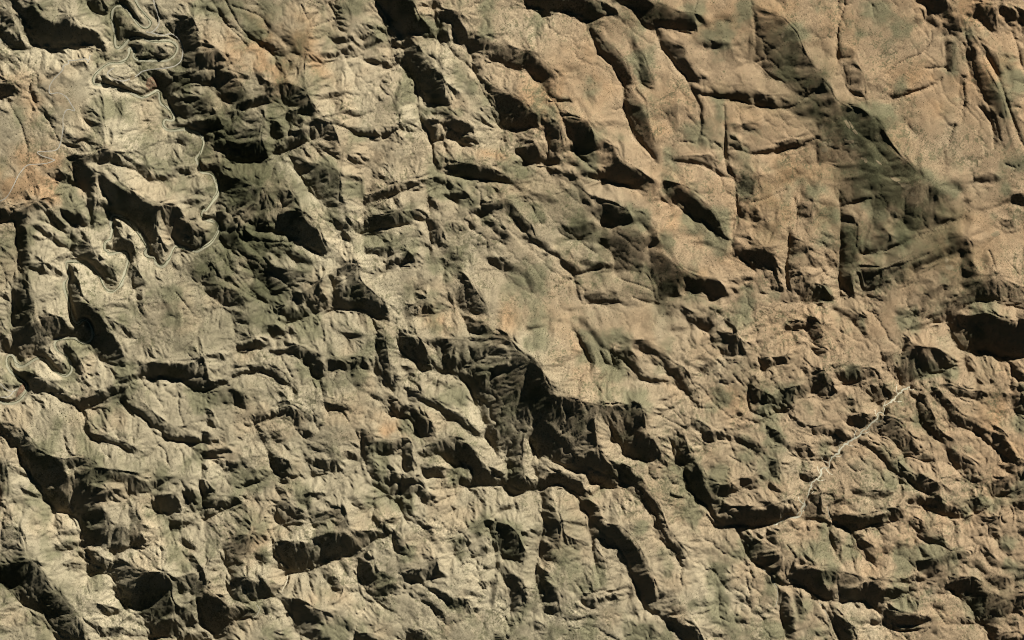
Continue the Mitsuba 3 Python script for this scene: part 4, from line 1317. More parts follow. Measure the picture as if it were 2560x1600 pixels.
V 1340,100 1370,150 1380,210 1389,240
G 0,55 60,100 100,160 130,205 200,215 260,240
G 300,380 350,420 390,480 430,560 480,640 520,720 540,800
G 640,570 720,600 800,640
G 900,690 1000,700 1100,690 1180,640
G 1070,190 1110,260 1160,340 1200,380
S 0 0 .529
V 1890,180 1920,300 1970,400 1975,550 2040,640 2050,790
V 2080,150 2140,260 2220,310 2280,420 2330,520 2370,610
V 1420,540 1540,590 1600,590 1700,640 1790,655 1890,610
V 1720,280 1800,310 1880,280
V 1380,790 1430,840 1480,930 1530,1010 1600,1060 1650,1150
V 1690,1030 1800,960 1900,900 2000,870
V 1710,1110 1800,1080 1900,1070 2000,1040
V 940,760 1020,740 1130,760 1240,770 1280,720 1350,720 1480,660
V 1050,1090 1130,1090 1250,1150 1380,1140 1500,1190
V 1120,1100 1200,1180 1290,1270 1350,1330
V 1000,1170 1080,1260 1180,1360 1260,1440 1300,1480
V 215,1010 280,1080 330,1130
V 160,1080 240,1140 330,1180
V 60,1000 75,1120 90,1250 130,1390
V 2090,820 2200,840 2300,850 2410,870
V 1010,20 1090,130 1190,190 1290,260
V 880,350 960,330 1050,330 1090,310
G 1360,870 1440,1000 1520,1120 1600,1180 1660,1190
G 1690,1220 1740,1330 1820,1430 1860,1512
G 1640,1180 1540,1270 1440,1370 1350,1450
G 1960,180 2080,340 2200,480 2320,640 2400,740
G 1460,260 1450,330 1440,400 1500,520 1590,600 1620,690 1630,830 1620,950 1680,1080 1690,1150
G 330,760 400,770 460,830 560,910 680,970 760,1000
"""
UNIT = 5120 / 1935.0
def survey():
    out, ox, oy, unit, sheet = [], 0, 0, UNIT, True
    for row in SURVEY.split('\n'):
        a = row.split()
        if not a:
            continue
        if a[0] == 'T':
            ox, oy, unit, sheet = int(a[1]) * 512, int(a[2]) * 400, UNIT, True
            continue
        if a[0] == 'S':
            ox, oy, unit, sheet = float(a[1]), float(a[2]), float(a[3]), False
            continue
        p = np.array([[float(c) for c in q.split(',')] for q in a[1:]])
        if a[0] in 'mdk' and sheet:
            p[p[:, 0] <= .5, 0] = -2; p[p[:, 0] >= 192.5, 0] = 196; p[p[:, 1] <= .5, 1] = -2; p[p[:, 1] >= 151, 1] = 154
        out.append((a[0], p * unit + [ox, oy]))
    return out
MAPPED = survey()

# ------------------------------------------------------------------ the shape of the land
ST, MG = 2.0, 80                      # grid step and margin, in pixels of the photograph
NX, NY = int((2560 + 2 * MG) / ST), int((1600 + 2 * MG) / ST)
STEP = ST * PX

def fill(grid, p, value, op=np.maximum):
    q = (p + MG) / ST - .5
    x0, x1 = max(int(q[:, 0].min()), 0), min(int(q[:, 0].max()) + 2, NX)
    y0, y1 = max(int(q[:, 1].min()), 0), min(int(q[:, 1].max()) + 2, NY)
    if x1 <= x0 or y1 <= y0:
        return
    X, Y = np.meshgrid(np.arange(x0, x1), np.arange(y0, y1))
    inside = np.zeros(X.shape, bool)
    for (ax, ay), (bx, by) in zip(q, np.roll(q, -1, 0)):
        if ay != by:
            inside ^= ((ay > Y) != (by > Y)) & (X < (bx - ax) * (Y - ay) / (by - ay) + ax)
    part = grid[y0:y1, x0:x1]
    part[inside] = op(part[inside], value)

def vnoise(x, y, seed):
    """smooth value noise in [-1, 1] on arrays"""
    r = np.random.default_rng(seed).uniform(-1, 1, (256, 256))
    i, j = np.floor(x).astype(int), np.floor(y).astype(int)
    u, v = x - i, y - j
    u, v = u * u * u * (u * (6 * u - 15) + 10), v * v * v * (v * (6 * v - 15) + 10)
    i0, j0, i1, j1 = i % 256, j % 256, (i + 1) % 256, (j + 1) % 256
    return (r[i0, j0] * (1 - u) + r[i1, j0] * u) * (1 - v) + (r[i0, j1] * (1 - u) + r[i1, j1] * u) * v

def fbm2(x, y, octaves, seed, gain=.5):
    return sum(gain ** o * vnoise(x * 2 ** o + 7.3 * o, y * 2 ** o + 3.1 * o, seed + o) for o in range(octaves))

def integrate(g, w, lam, beta, eps, rounds):
    """the land whose rise towards the sun is g (weight w), as smooth as may be: conjugate gradients with an FFT preconditioner"""
    ny, nx = g.shape
    KX, KY = np.meshgrid(2 * np.pi * np.fft.rfftfreq(nx), 2 * np.pi * np.fft.fftfreq(ny))
    dx = lambda h: (np.roll(h, -1, 1) - np.roll(h, 1, 1)) / (2 * STEP)
    dn = lambda h: (np.roll(h, 1, 0) - np.roll(h, -1, 0)) / (2 * STEP)
    lap = lambda h: (np.roll(h, 1, 0) + np.roll(h, -1, 0) + np.roll(h, 1, 1) + np.roll(h, -1, 1) - 4 * h) / STEP ** 2
    def apply(h):
        a, b = dx(h), dn(h)
        hs, ht = w * (SX * a + SN * b), lam * w * (SX * b - SN * a)
        return -(dx(SX * hs - SN * ht) + dn(SN * hs + SX * ht)) + beta * lap(lap(h)) + eps * h
    fx, fn = np.sin(KX) / STEP, -np.sin(KY) / STEP
    P = w.mean() * ((SX * fx + SN * fn) ** 2 + lam * (SX * fn - SN * fx) ** 2) + beta * ((2 * np.cos(KX) + 2 * np.cos(KY) - 4) / STEP ** 2) ** 2 + eps
    pre = lambda r: np.fft.irfft2(np.fft.rfft2(r) / P, s=r.shape)
    r = -(dx(SX * w * g) + dn(SN * w * g))
    x, z = np.zeros_like(g), pre(r)
    p, rz = z.copy(), (r * z).sum()
    for _ in range(rounds):
        ap = apply(p)
        a = rz / (p * ap).sum()
        x += a * p
        r -= a * ap
        z = pre(r)
        rn = (r * z).sum()
        p = z + rn / rz * p
        rz = rn
    return x

def curve(p, step=2.0, rounds=2):
    """a line through the points p, rounded at its bends and cut into even steps"""
    p = np.asarray(p, float)
    for _ in range(rounds):
        a, b = p[:-1] * .75 + p[1:] * .25, p[:-1] * .25 + p[1:] * .75
        p = np.vstack([p[:1], np.stack([a, b], 1).reshape(-1, 2), p[-1:]])
    s = np.r_[0, np.cumsum(np.hypot(*np.diff(p, axis=0).T))]
    t = np.linspace(0, s[-1], max(int(s[-1] / step), 2))
    return np.stack([np.interp(t, s, p[:, 0]), np.interp(t, s, p[:, 1])], -1)

def near(line):
    """distance in pixels from every grid point to a line, and the index of its nearest point"""
    q = np.rint((line + MG) / ST - .5).astype(int)
    ok = (q[:, 0] >= 0) & (q[:, 0] < NX) & (q[:, 1] >= 0) & (q[:, 1] < NY)
    ids = np.full((NY, NX), -1)
    ids[q[ok, 1], q[ok, 0]] = np.nonzero(ok)[0]
    d, (iy, ix) = ndi.distance_transform_edt(ids < 0, return_indices=True)
    return d * ST, ids[iy, ix]

PXX, PYY = np.meshgrid((np.arange(NX) + .5) * ST - MG, (np.arange(NY) + .5) * ST - MG)
EE, NN = (PXX - 1280) * PX, (800 - PYY) * PX

level = np.zeros((NY, NX))
for kind, p in MAPPED:
    if kind in 'mdk':
        fill(level, p, 'mdk'.index(kind) + 1.0)
rag = [2.2 * fbm2(PXX / 17, PYY / 17, 3, s) + 2.0 * fbm2(PXX / 45, PYY / 45, 2, s + 7) for s in (61, 62)]     # ragged outlines
level = ndi.map_coordinates(level, np.indices(level.shape) + np.array(rag)[::-1] / ST * 1.0, order=0, mode='nearest').astype(int)
wide = lambda x, y, rx, ry: np.exp(-(((PXX - x) / rx) ** 2 + ((PYY - y) / ry) ** 2) ** 2)
plain = np.clip(wide(2060, 260, 620, 330) + wide(1500, 700, 330, 250) + .6 * wide(1560, 120, 330, 200) + wide(2380, 560, 300, 200), 0, 1)   # old, smooth upland
level[(level == 2) & ((wide(2120, 330, 330, 330) > .5) | (wide(600, 470, 150, 110) > .5) | (wide(1170, 900, 120, 75) > .5))] = 1
halo = ndi.shift(level, (-5 * SN / ST, 5 * SX / ST), order=0, mode='nearest')
level[(level == 0) & (halo >= 2)] = 1
sunny = np.zeros((NY, NX))
for kind, p in MAPPED:
    if kind == 'b':
        fill(sunny, p, 1.0)
sunny = ndi.gaussian_filter(sunny, 2.5) * (level == 0)
g = np.array([-.11, .28, .44, .68])[level] - .22 * sunny
w = np.array([.16, .8, 1., 1.])[level] + .5 * sunny
for kind, rise, reach in (('V', .36, 10.), ('G', -.30, 13.)):     # the long valleys and ridges
    ln = np.vstack([curve(p) for k, p in MAPPED if k == kind])
    ln = ln + 2.5 * np.stack([fbm2(ln[:, 0] / 18, ln[:, 1] / 18, 2, s) for s in (63, 64)], -1)
    d, at = near(ln)
    side = ((PXX - ln[at, 0]) * SX - (PYY - ln[at, 1]) * SN) / np.maximum(d, 1.5)
    pull = np.exp(-(d / reach) ** 2) * (level <= 1)
    g = g + rise * np.clip(1.3 * side, -1, 1) * pull * (1 - .35 * plain)
    w = w + .55 * pull
    if kind == 'V':
        creek = d
ahead = sum(ndi.shift(g, (q * SN / ST, -q * SX / ST), order=1, mode='nearest') for q in (2, 4, 6, 8, 10)) / 5
g = np.minimum(g, .5 * g + .5 * ahead)               # ridge crests are rounded on the side of the sun, valley floors are sharp
g = g + np.where(level > 0, .08, .20) * (1 - .55 * plain) * fbm2(EE / 420, NN / 420, 4, 11, .62)
g, w = ndi.gaussian_filter(g, .9), ndi.gaussian_filter(w, 1.5)
land, aim = 0, g
for k in range(2):                                   # twice, the second time correcting what the first fell short of
    land = integrate(aim, w, .15, 3., 2e-6, 28)
    rise = SX * np.gradient(land, axis=1) / STEP - SN * np.gradient(land, axis=0) / STEP
    aim = aim + np.where(level > 0, .8, .15) * ndi.gaussian_filter(g - rise, 2)

dark = ndi.gaussian_filter((level > 1) * 1.0, 2)

# gullies cut by water, running down the slopes
def gullies(h):
    big = ndi.gaussian_filter(h, 5)
    gx, gn = np.gradient(big, axis=1) / STEP, -np.gradient(big, axis=0) / STEP
    out = np.zeros_like(h)
    rng = np.random.default_rng(5)
    amp = np.clip(np.hypot(gx, gn) / .30, .12, 1.0)
    for o, (wave, high) in enumerate(((430, 18.), (230, 15.), (118, 9.0), (60, 5.2), (32, 2.3))):
        s = np.hypot(gx, gn) + 1e-6
        k = np.minimum(s / .12, 1) / s
        ux, un = -gn * k, gx * k                    # along the contour
        X, Y = EE / wave, NN / wave
        X, Y = X + .35 * vnoise(X * .7, Y * .7, 40 + o), Y + .35 * vnoise(X * .7, Y * .7, 50 + o)
        i, j = np.floor(X).astype(int), np.floor(Y).astype(int)
        jx, jy = rng.uniform(0, 1, (2, 256, 256))
        c = sn = tot = 0
        for a in (-1, 0, 1):
            for b in (-1, 0, 1):
                px = X - i - a - jx[(i + a) % 256, (j + b) % 256]
                py = Y - j - b - jy[(i + a) % 256, (j + b) % 256]
                wt = np.exp(-2.2 * (px * px + py * py))
                ph = 2 * np.pi * (px * ux + py * un)
                c = c + wt * np.cos(ph)
                sn = sn + wt * np.sin(ph)
                tot = tot + wt
        c, sn = c / tot, sn / tot
        out += high * (1 - (.15, .35, .7, .8, .8)[o] * plain) * (1 - (.6, .6, .55, .5, .5)[o] * dark) * amp * 2 * (.25 * c + .75 * np.sqrt(np.clip(.5 + .5 * c, 0, 1) + .004) - .47)   # round spurs, sharp gullies
        gx, gn = gx + -sn * ux * high * 4.2 / wave, gn + -sn * un * high * 4.2 / wave
    return out
land += gullies(land)
land += 2.4 * fbm2(EE / 60, NN / 60, 3, 21, .55) * np.clip(.3 + .5 * fbm2(EE / 700, NN / 700, 2, 31), .1, 1)

# streams: where the rain gathers (priority flood, then flow added up from the tops down), cut into the land
import heapq
def drainage(h):
    ny, nx = h.shape
    z, flat = h.ravel().tolist(), []
    seen = bytearray(ny * nx)
    stir = np.random.default_rng(4).uniform(0, .8, ny * nx).tolist()
    parent = [-1] * (ny * nx)
    heap = []
    for k in np.r_[0:nx, (ny - 1) * nx:ny * nx, 0:ny * nx:nx, nx - 1:ny * nx:nx].tolist():
        if not seen[k]:
            seen[k] = 1
            heap.append((z[k], k))
    heapq.heapify(heap)
    push, pop, around = heapq.heappush, heapq.heappop, (-1, 1, -nx, nx, -nx - 1, -nx + 1, nx - 1, nx + 1)
    while heap:
        e, k = pop(heap)
        flat.append(k)
        if k % nx == 0 or k % nx == nx - 1 or k < nx or k >= (ny - 1) * nx:
            inner = [j for j in around if 0 <= k + j < ny * nx and abs((k + j) % nx - k % nx) <= 1]
        else:
            inner = around
        for j in inner:
            j += k
            if not seen[j]:
                seen[j] = 1
                parent[j] = k
                push(heap, (z[j] if z[j] > e else e + stir[j], j))       # the way through a hollow wanders
    area = [1.0] * (ny * nx)
    for k in reversed(flat):
        if parent[k] >= 0:
            area[parent[k]] += area[k]
    return np.array(area).reshape(ny, nx)

half = ndi.gaussian_filter(land, 1.0)[::2, ::2]
area = drainage(half + 1.6 * fbm2(EE / 70, NN / 70, 2, 81)[::2, ::2] + .8 * np.random.default_rng(3).uniform(-1, 1, half.shape))
depth = np.where(area > 26, np.minimum(1.7 * (area / 26) ** .30, 6.5), 0)
depth = 2.2 * ndi.gaussian_filter(depth, .5) + 2.1 * ndi.gaussian_filter(depth, 1.4)
land -= ndi.map_coordinates(depth, np.indices(land.shape) / 2.0, order=1, mode='nearest') * (1 - .35 * plain)

def lines(kind):
    return [p for k, p in MAPPED if k == kind]

d, _ = near(np.vstack([curve(p) for p in lines('v')]))     # the mapped gullies
land -= 13 * np.exp(-(d / 3.2) ** 1.3) + 9 * np.exp(-(creek / 3.5) ** 1.3)

def heights(x, y, grid=None):
    """height of the land at pixels of the photograph"""
    return ndi.map_coordinates(land if grid is None else grid, [(np.asarray(y) + MG) / ST - .5, (np.asarray(x) + MG) / ST - .5], order=1, mode='nearest')


W, R = lines('W'), lines('R')
sheet = lambda *p: np.array(p, float) * UNIT + [0, 400]
RIVER = curve(np.vstack([W[0], sheet([186, 1], [189, 12], [196, 12]), W[8], W[7], sheet([199, 57]), W[9], W[1][1:-1], W[2], W[3], sheet([137, 78], [129, 66], [120, 57], [111, 52]),
                         W[4], W[5], W[6], sheet([73, 156], [78, 151]), W[11], sheet([62, 184]), W[12]]), 1.0)
STREAM = curve(np.vstack([W[13], W[14], W[18]]), 1.0)
STREAM = STREAM + 3.6 * np.stack([fbm2(np.arange(len(STREAM)) / 14, np.full(len(STREAM), s), 3, 66) for s in (.5, 7.5)], -1)
BROOKS = [curve(W[k], 1.0) for k in (16, 17, 19, 20, 21)]
ROADS = [curve(p, 1.0) for p in (np.vstack([R[0]]), R[1], np.vstack([R[2], R[3]]), R[4], R[5])]

def cut_bed(line, half, soft, smooth, sink=0.0, lowest=True):
    """levels the land along a line: a bed of half width `half` pixels that blends into the slopes over `soft` pixels"""
    z = heights(line[:, 0], line[:, 1])
    if lowest:
        z = ndi.minimum_filter1d(z, 25, mode='nearest')
    z = ndi.gaussian_filter1d(z, smooth, mode='nearest') - sink
    pad = int(half + soft) + 3
    x0, x1 = max(int((line[:, 0].min() - pad + MG) / ST), 0), min(int((line[:, 0].max() + pad + MG) / ST) + 1, NX)
    y0, y1 = max(int((line[:, 1].min() - pad + MG) / ST), 0), min(int((line[:, 1].max() + pad + MG) / ST) + 1, NY)
    ids = np.full((y1 - y0, x1 - x0), -1)
    q = np.rint((line + MG) / ST - .5).astype(int) - [x0, y0]
    ok = (q[:, 0] >= 0) & (q[:, 0] < x1 - x0) & (q[:, 1] >= 0) & (q[:, 1] < y1 - y0)
    ids[q[ok, 1], q[ok, 0]] = np.nonzero(ok)[0]
    d, (iy, ix) = ndi.distance_transform_edt(ids < 0, return_indices=True)
    t = np.clip((d * ST - half) / soft, 0, 1)
    t = t * t * (3 - 2 * t)
    bed = ndi.gaussian_filter(z[ids[iy, ix]], 1.5)
    part = land[y0:y1, x0:x1]
    part[:] = part * t + bed * (1 - t)
    return z

cut_bed(RIVER, 4.2, 7, 25)
cut_bed(STREAM, 1.8, 6, 14)
for p in BROOKS:
    cut_bed(p, 1.2, 4, 12)
for p in ROADS:
    cut_bed(p, 1.3, 3, 14, lowest=False)

# ------------------------------------------------------------------ materials
def near_any(p, spots):
    """how much a place belongs to the listed patches (x, y, radius x, radius y, weight in photograph pixels)"""
    t = mi.Float(0)
    wx, wy = 240 * (mikit.fbm(p.x / 260, p.y / 260, 61.0, 3) - .5), 240 * (mikit.fbm(p.x / 260, p.y / 260, 77.0, 3) - .5)
    for x, y, rx, ry, wt in spots:
        u, v = ((p.x + wx) / PX + 1280 - x) / rx, (800 - (p.y + wy) / PX - y) / ry
        t = t + wt * dr.exp(-(u * u + v * v))
    return t

OCHRE = [(650, 110, 120, 90, .9), (760, 170, 70, 110, .9), (700, 190, 60, 40, .7), (60, 450, 110, 65, 1.5), (140, 460, 60, 40, .8), (90, 270, 50, 70, .6), (150, 230, 50, 50, .5), (20, 190, 50, 40, .6),
         (1220, 390, 45, 25, 1.2), (1330, 240, 90, 60, .7), (1390, 290, 50, 40, .6), (1440, 150, 70, 120, .5), (1490, 220, 50, 50, .6), (1880, 40, 260, 70, .7), (1500, 380, 60, 70, .5), (1660, 380, 60, 120, .6),
         (1780, 270, 200, 60, .45), (1980, 480, 120, 130, .8), (1690, 590, 70, 60, .7), (1800, 680, 130, 50, .6), (1390, 760, 60, 70, .8), (1110, 790, 60, 40, .9), (1440, 900, 70, 80, .6), (1270, 800, 40, 60, .7),
         (2470, 130, 80, 160, .8), (2400, 20, 100, 40, 1.0), (2400, 620, 130, 110, .6), (2500, 1080, 60, 130, .9), (2300, 200, 120, 60, .5), (2330, 240, 40, 60, .5), (1830, 1000, 60, 30, .7), (2000, 830, 120, 80, .4),
         (2200, 1400, 60, 60, .5), (1720, 1250, 120, 150, .35), (900, 1060, 60, 50, .6), (970, 1070, 60, 30, .7), (840, 1500, 80, 50, .4), (2120, 180, 40, 120, .5), (2250, 380, 40, 120, .4), (640, 1330, 60, 50, .4)]
PALE = [(250, 250, 130, 160, .8), (160, 130, 180, 60, .6), (880, 200, 100, 150, .6), (780, 600, 70, 100, .9), (860, 650, 80, 80, .9), (840, 480, 60, 60, .4), (380, 480, 90, 80, .5), (130, 560, 80, 80, .5), (180, 720, 90, 90, .6),
        (300, 640, 90, 80, .5), (130, 960, 130, 70, .6), (420, 1160, 90, 40, .7), (100, 1300, 100, 130, .7), (220, 1480, 110, 130, .8), (400, 1370, 60, 90, 1.0), (880, 1480, 70, 110, .8), (1180, 1470, 90, 90, .7), (1110, 1340, 60, 40, .7),
        (1090, 200, 90, 140, .7), (1220, 300, 50, 90, .6), (1270, 870, 100, 50, .5), (1320, 60, 120, 60, .3), (1180, 1050, 100, 70, .5), (1830, 1500, 150, 60, .5), (1740, 1450, 60, 120, .5), (2180, 1560, 60, 60, .7), (530, 1180, 60, 40, .6),
        (980, 760, 80, 60, .6), (1020, 600, 70, 60, .4), (1400, 1550, 90, 40, .4), (690, 1370, 80, 40, .4), (1390, 620, 40, 80, .4), (728, 440, 20, 36, 1.2), (758, 520, 22, 40, 1.2), (800, 590, 32, 30, 1.2)]
GREEN = [(1960, 110, 90, 80, 0.37), (1990, 190, 70, 50, 0.56), (2060, 210, 80, 60, 0.56), (2100, 290, 90, 40, 0.62), (2180, 340, 60, 60, 0.62), (2210, 420, 80, 60, 0.74), (2290, 490, 100, 60, 0.68), (2250, 560, 80, 50, 0.56), (2350, 640, 110, 60, 0.31),
         (2380, 730, 80, 60, 0.37), (2120, 600, 40, 130, 0.37), (2050, 350, 60, 60, 0.31), (1880, 250, 120, 40, 0.56), (1640, 40, 90, 40, 0.7), (620, 480, 130, 95, 0.75), (570, 340, 140, 85, 0.8), (640, 240, 90, 40, 0.5), (650, 690, 130, 80, 0.6), (560, 800, 90, 60, 0.4),
         (640, 60, 50, 60, 0.5), (740, 130, 40, 70, 0.6), (720, 180, 30, 50, 0.5), (300, 140, 60, 30, 0.4), (470, 200, 60, 60, 0.8), (1330, 470, 110, 50, 0.6), (1450, 560, 70, 50, 0.7), (1510, 700, 60, 60, 0.4), (1670, 720, 80, 60, 0.7),
         (1540, 620, 60, 50, 0.6), (1180, 900, 110, 70, 0.35), (1300, 960, 90, 90, 0.25), (1240, 320, 40, 60, 0.4), (1060, 140, 40, 90, 0.4), (60, 660, 30, 110, 0.7), (10, 640, 16, 60, 0.5), (20, 1440, 60, 50, 0.9), (120, 1500, 70, 90, 0.6),
         (240, 780, 60, 70, 0.4), (560, 980, 60, 40, 0.5), (880, 930, 70, 60, 0.4), (2200, 1000, 50, 50, 0.4), (2330, 1040, 70, 60, 0.4), (1920, 960, 80, 60, 0.4), (2500, 250, 40, 120, 0.25), (2380, 180, 30, 100, 0.25), (2480, 960, 30, 60, 0.4),
         (1280, 1380, 60, 60, 0.4), (1390, 1330, 50, 60, 0.4), (2440, 860, 80, 40, 0.3), (2480, 1500, 80, 60, 0.4), (280, 1010, 40, 30, 0.4), (480, 850, 50, 30, 0.4), (60, 60, 30, 30, 0.3), (2270, 60, 70, 30, 0.25), (2080, 520, 120, 110, 0.37), (2220, 680, 160, 70, 0.31), (1930, 560, 60, 120, 0.25), (2350, 560, 70, 60, 0.31), (680, 560, 110, 70, 0.5), (560, 620, 90, 70, 0.5), (700, 640, 90, 60, 0.45), (1150, 1120, 60, 40, 0.4), (330, 1180, 120, 50, 0.4), (430, 1500, 80, 60, 0.5)]

def soil(p, n, uv):
    x, y = p.x, p.y
    broad = mikit.fbm(x / 900, y / 900, 3.3, 4)
    patch = mikit.fbm(x / 210 + 40, y / 210, 9.1, 4)
    fine = mikit.fbm(x / 46, y / 46 + 30, 1.7, 3)
    grain = mikit.noise(x / 13, y / 13, 4.2)
    spot = mikit.noise(x / 9 + 7, y / 9, 8.8)
    east = mikit.smoothstep(-2000, 3600, x + .6 * y + 2200 * (broad - .5))
    c = mikit.mix((.203, .173, .123), (.212, .154, .102), east)
    c = mikit.mix(c, (.300, .258, .186), dr.clip(near_any(p, PALE) * (.45 + 1.0 * patch) + .55 * mikit.smoothstep(.52, .80, patch) * (1 - .6 * east), 0, .95))
    c = mikit.mix(c, (.252, .158, .090), dr.clip(near_any(p, OCHRE) * (.15 + .9 * mikit.smoothstep(.3, .7, patch)) + .18 * mikit.smoothstep(.5, .75, mikit.fbm(x / 330, y / 330, 22.0, 3)), 0, .8))
    c = mikit.mix(c, (.110, .104, .066), .85 * mikit.smoothstep(.50, .74, mikit.fbm(x / 260 + 9, y / 260, 31.0, 4)))
    c = mikit.mix(c, (.045, .046, .026), dr.clip(near_any(p, GREEN) * (.15 + .6 * fine + .9 * mikit.smoothstep(.28, .70, patch)), 0, .88))
    rough = mikit.smoothstep(.42, .60, mikit.fbm(x / 420, y / 420 + 5, 14.0, 3))
    heath = mikit.smoothstep(.50, .72, .62 * fine + .38 * grain + .30 * (patch - .5))      # low heath, closely spotted
    c = mikit.mix(c, (.066, .063, .037), (.25 + .50 * rough) * heath)
    return c * (1 + (.14 + .38 * rough) * (spot - .5)) * (.87 + .26 * grain) * (.88 + .24 * fine)

scene['soil'] = {'type': 'diffuse', 'reflectance': mikit.proc(soil)}
def tint(name, a, b, size, seed):
    scene[name] = {'type': 'diffuse', 'reflectance': mikit.proc(lambda p, n, uv: mikit.mix(a, b, mikit.fbm(p.x / size, p.y / size, seed, 3)))}
tint('river_sand', (.24, .225, .16), (.33, .31, .235), 40, 1.0)
tint('road_dust', (.27, .25, .22), (.33, .31, .28), 30, 2.0)
tint('stream_gravel', (.29, .275, .22), (.38, .36, .295), 24, 3.0)
tint('ploughed_earth', (.13, .105, .066), (.19, .15, .10), 30, 4.0)
tint('bush_leaves', (.022, .024, .012), (.042, .042, .022), 20, 5.0)
scene['water'] = {'type': 'principled', 'base_color': {'type': 'rgb', 'value': [.05, .055, .03]}, 'roughness': .25, 'specular': .5}

# ------------------------------------------------------------------ the land as one sheet, out to the horizon
def ring(k):
    """grid points k of the edge, in order round the sheet"""
    a = np.arange(NX * NY).reshape(NY, NX)
    return np.r_[a[0, :-1], a[:-1, -1], a[-1, :0:-1], a[:0:-1, 0]]

a = np.arange(NX * NY).reshape(NY, NX)
verts = [np.stack([EE, NN, land], -1).reshape(-1, 3)]
quads = np.stack([a[:-1, :-1], a[1:, :-1], a[1:, 1:], a[:-1, 1:]], -1).reshape(-1, 4)
flip = ((np.indices((NY - 1, NX - 1)).sum(0) % 2) == 1).reshape(-1)
quads[flip] = np.roll(quads[flip], 1, 1)
faces = [quads[:, [0, 1, 2]], quads[:, [0, 2, 3]]]
last, total = ring(0)[::2], NX * NY
edge = verts[0][ring(0)[::2]]
for f in np.r_[1 + .008 * 1.09 ** np.arange(32) * np.arange(1, 33) / 2.2, 4.5, 7, 12, 22]:
    e = edge.copy()
    e[:, :2] *= f
    blend = min((f - 1) / .07, 1)
    blend = blend * blend * (3 - 2 * blend)
    hills = 120 * fbm2(e[:, 0] / 900, e[:, 1] / 900, 6, 71, .55)
    e[:, 2] = edge[:, 2] * (1 - blend) + hills * blend
    ids = total + np.arange(len(e))
    verts.append(e)
    b, c = np.roll(last, -1), np.roll(ids, -1)
    faces += [np.stack([last, b, ids], -1), np.stack([b, c, ids], -1)]
    last, total = ids, total + len(e)
land_mesh = (np.vstack(verts), np.vstack(faces))
scene['terrain'] = mikit.ply(land_mesh, 'soil', smooth=True)
labels['terrain'] = {'label': 'arid mountain terrain of tan ridges, deep shadowed ravines and gullied slopes', 'kind': 'structure'}

# ------------------------------------------------------------------ river, streams, roads
def ribbon(line, half, lift, rows=5, wobble=0.0, seed=1, shift=0.0):
    """a strip draped over the land along a line; half = half width in photograph pixels"""
    t = np.gradient(line, axis=0)
    t = ndi.gaussian_filter1d(t, 2, axis=0, mode='nearest')
    t /= np.linalg.norm(t, axis=1, keepdims=True) + 1e-9
    nrm = np.stack([-t[:, 1], t[:, 0]], -1)
    s = np.arange(len(line)) * 1.0
    wid = half * (1 + wobble * vnoise(s / 19, s * 0 + .5, seed) + .5 * wobble * vnoise(s / 6, s * 0 + 3.5, seed))
    off = shift * np.clip(3 * vnoise(s / 40, s * 0 + 9.5, seed + 3), -1, 1)
    v = []
    for k in np.linspace(-1, 1, rows):
        q = line + nrm * (off + wid * k)[:, None]
        z = heights(q[:, 0], q[:, 1]) + lift
        v.append(np.column_stack([world(q), z]))
    v = np.stack(v, 1).reshape(-1, 3)
    n = len(line)
    i = np.arange(n * rows).reshape(n, rows)
    f = np.stack([i[:-1, :-1], i[:-1, 1:], i[1:, 1:], i[1:, :-1]], -1).reshape(-1, 4)
    f = np.vstack([f[:, [0, 1, 2]], f[:, [0, 2, 3]]])
    nz = np.cross(v[f[:, 1]] - v[f[:, 0]], v[f[:, 2]] - v[f[:, 0]])[:, 2]
    f[nz < 0] = f[nz < 0][:, ::-1]
    return v, f

def ground_piece(key, mesh, material, label):
    n, k = 0, key
    while k in scene:
        n += 1
        k = f'{key}_{n:03d}'
    scene[k] = mikit.ply(mesh, material, smooth=True)
    labels[k] = {'label': label, 'kind': 'structure'}
    return k
ground_piece('river_bed', ribbon(RIVER, 3.0, .8, 7, .7, 1), 'river_sand', 'pale sandy bed of the meandering river in the west')
ground_piece('river', ribbon(RIVER, .8, 1.4, 3, .4, 2, 2.9), 'water', 'narrow dark green river winding along its sandy bed')
ground_piece('stream_bed', ribbon(STREAM, 1.5, .8, 5, 1.1, 4, .8), 'stream_gravel', 'pale gravel bed of the dry stream in the southeast')
for k in range(12, len(STREAM) - 12, 22):
    q, t = STREAM[k], (STREAM[k + 5] - STREAM[k - 5]) / np.linalg.norm(STREAM[k + 5] - STREAM[k - 5])
    up = np.array([-t[1], t[0]]) * (1 if (k // 22) % 2 else -1)
    n_ = 10 + (k * 7) % 12
    BROOKS.append(curve(np.array([q, q + up * n_ * .4 - t * 3, q + up * n_ * .8 - t * 9, q + up * n_ - t * 16]), 1.0))
for p in BROOKS:
    ground_piece('stream_bed', ribbon(p, .6, .8, 3, .7, 6), 'stream_gravel', 'thin pale gravel rill in a ravine')
for p, s in zip(ROADS, ('dirt track down the slope to the river bend in the north', 'pale dirt road across the neck between two river bends', 'long winding dirt road over the pale western slopes', 'dirt road along the top of the orange slope', 'short dirt track beside the lowest river bend')):
    ground_piece('road', ribbon(p, .95, .8, 3, .5, 8), 'road_dust', s)

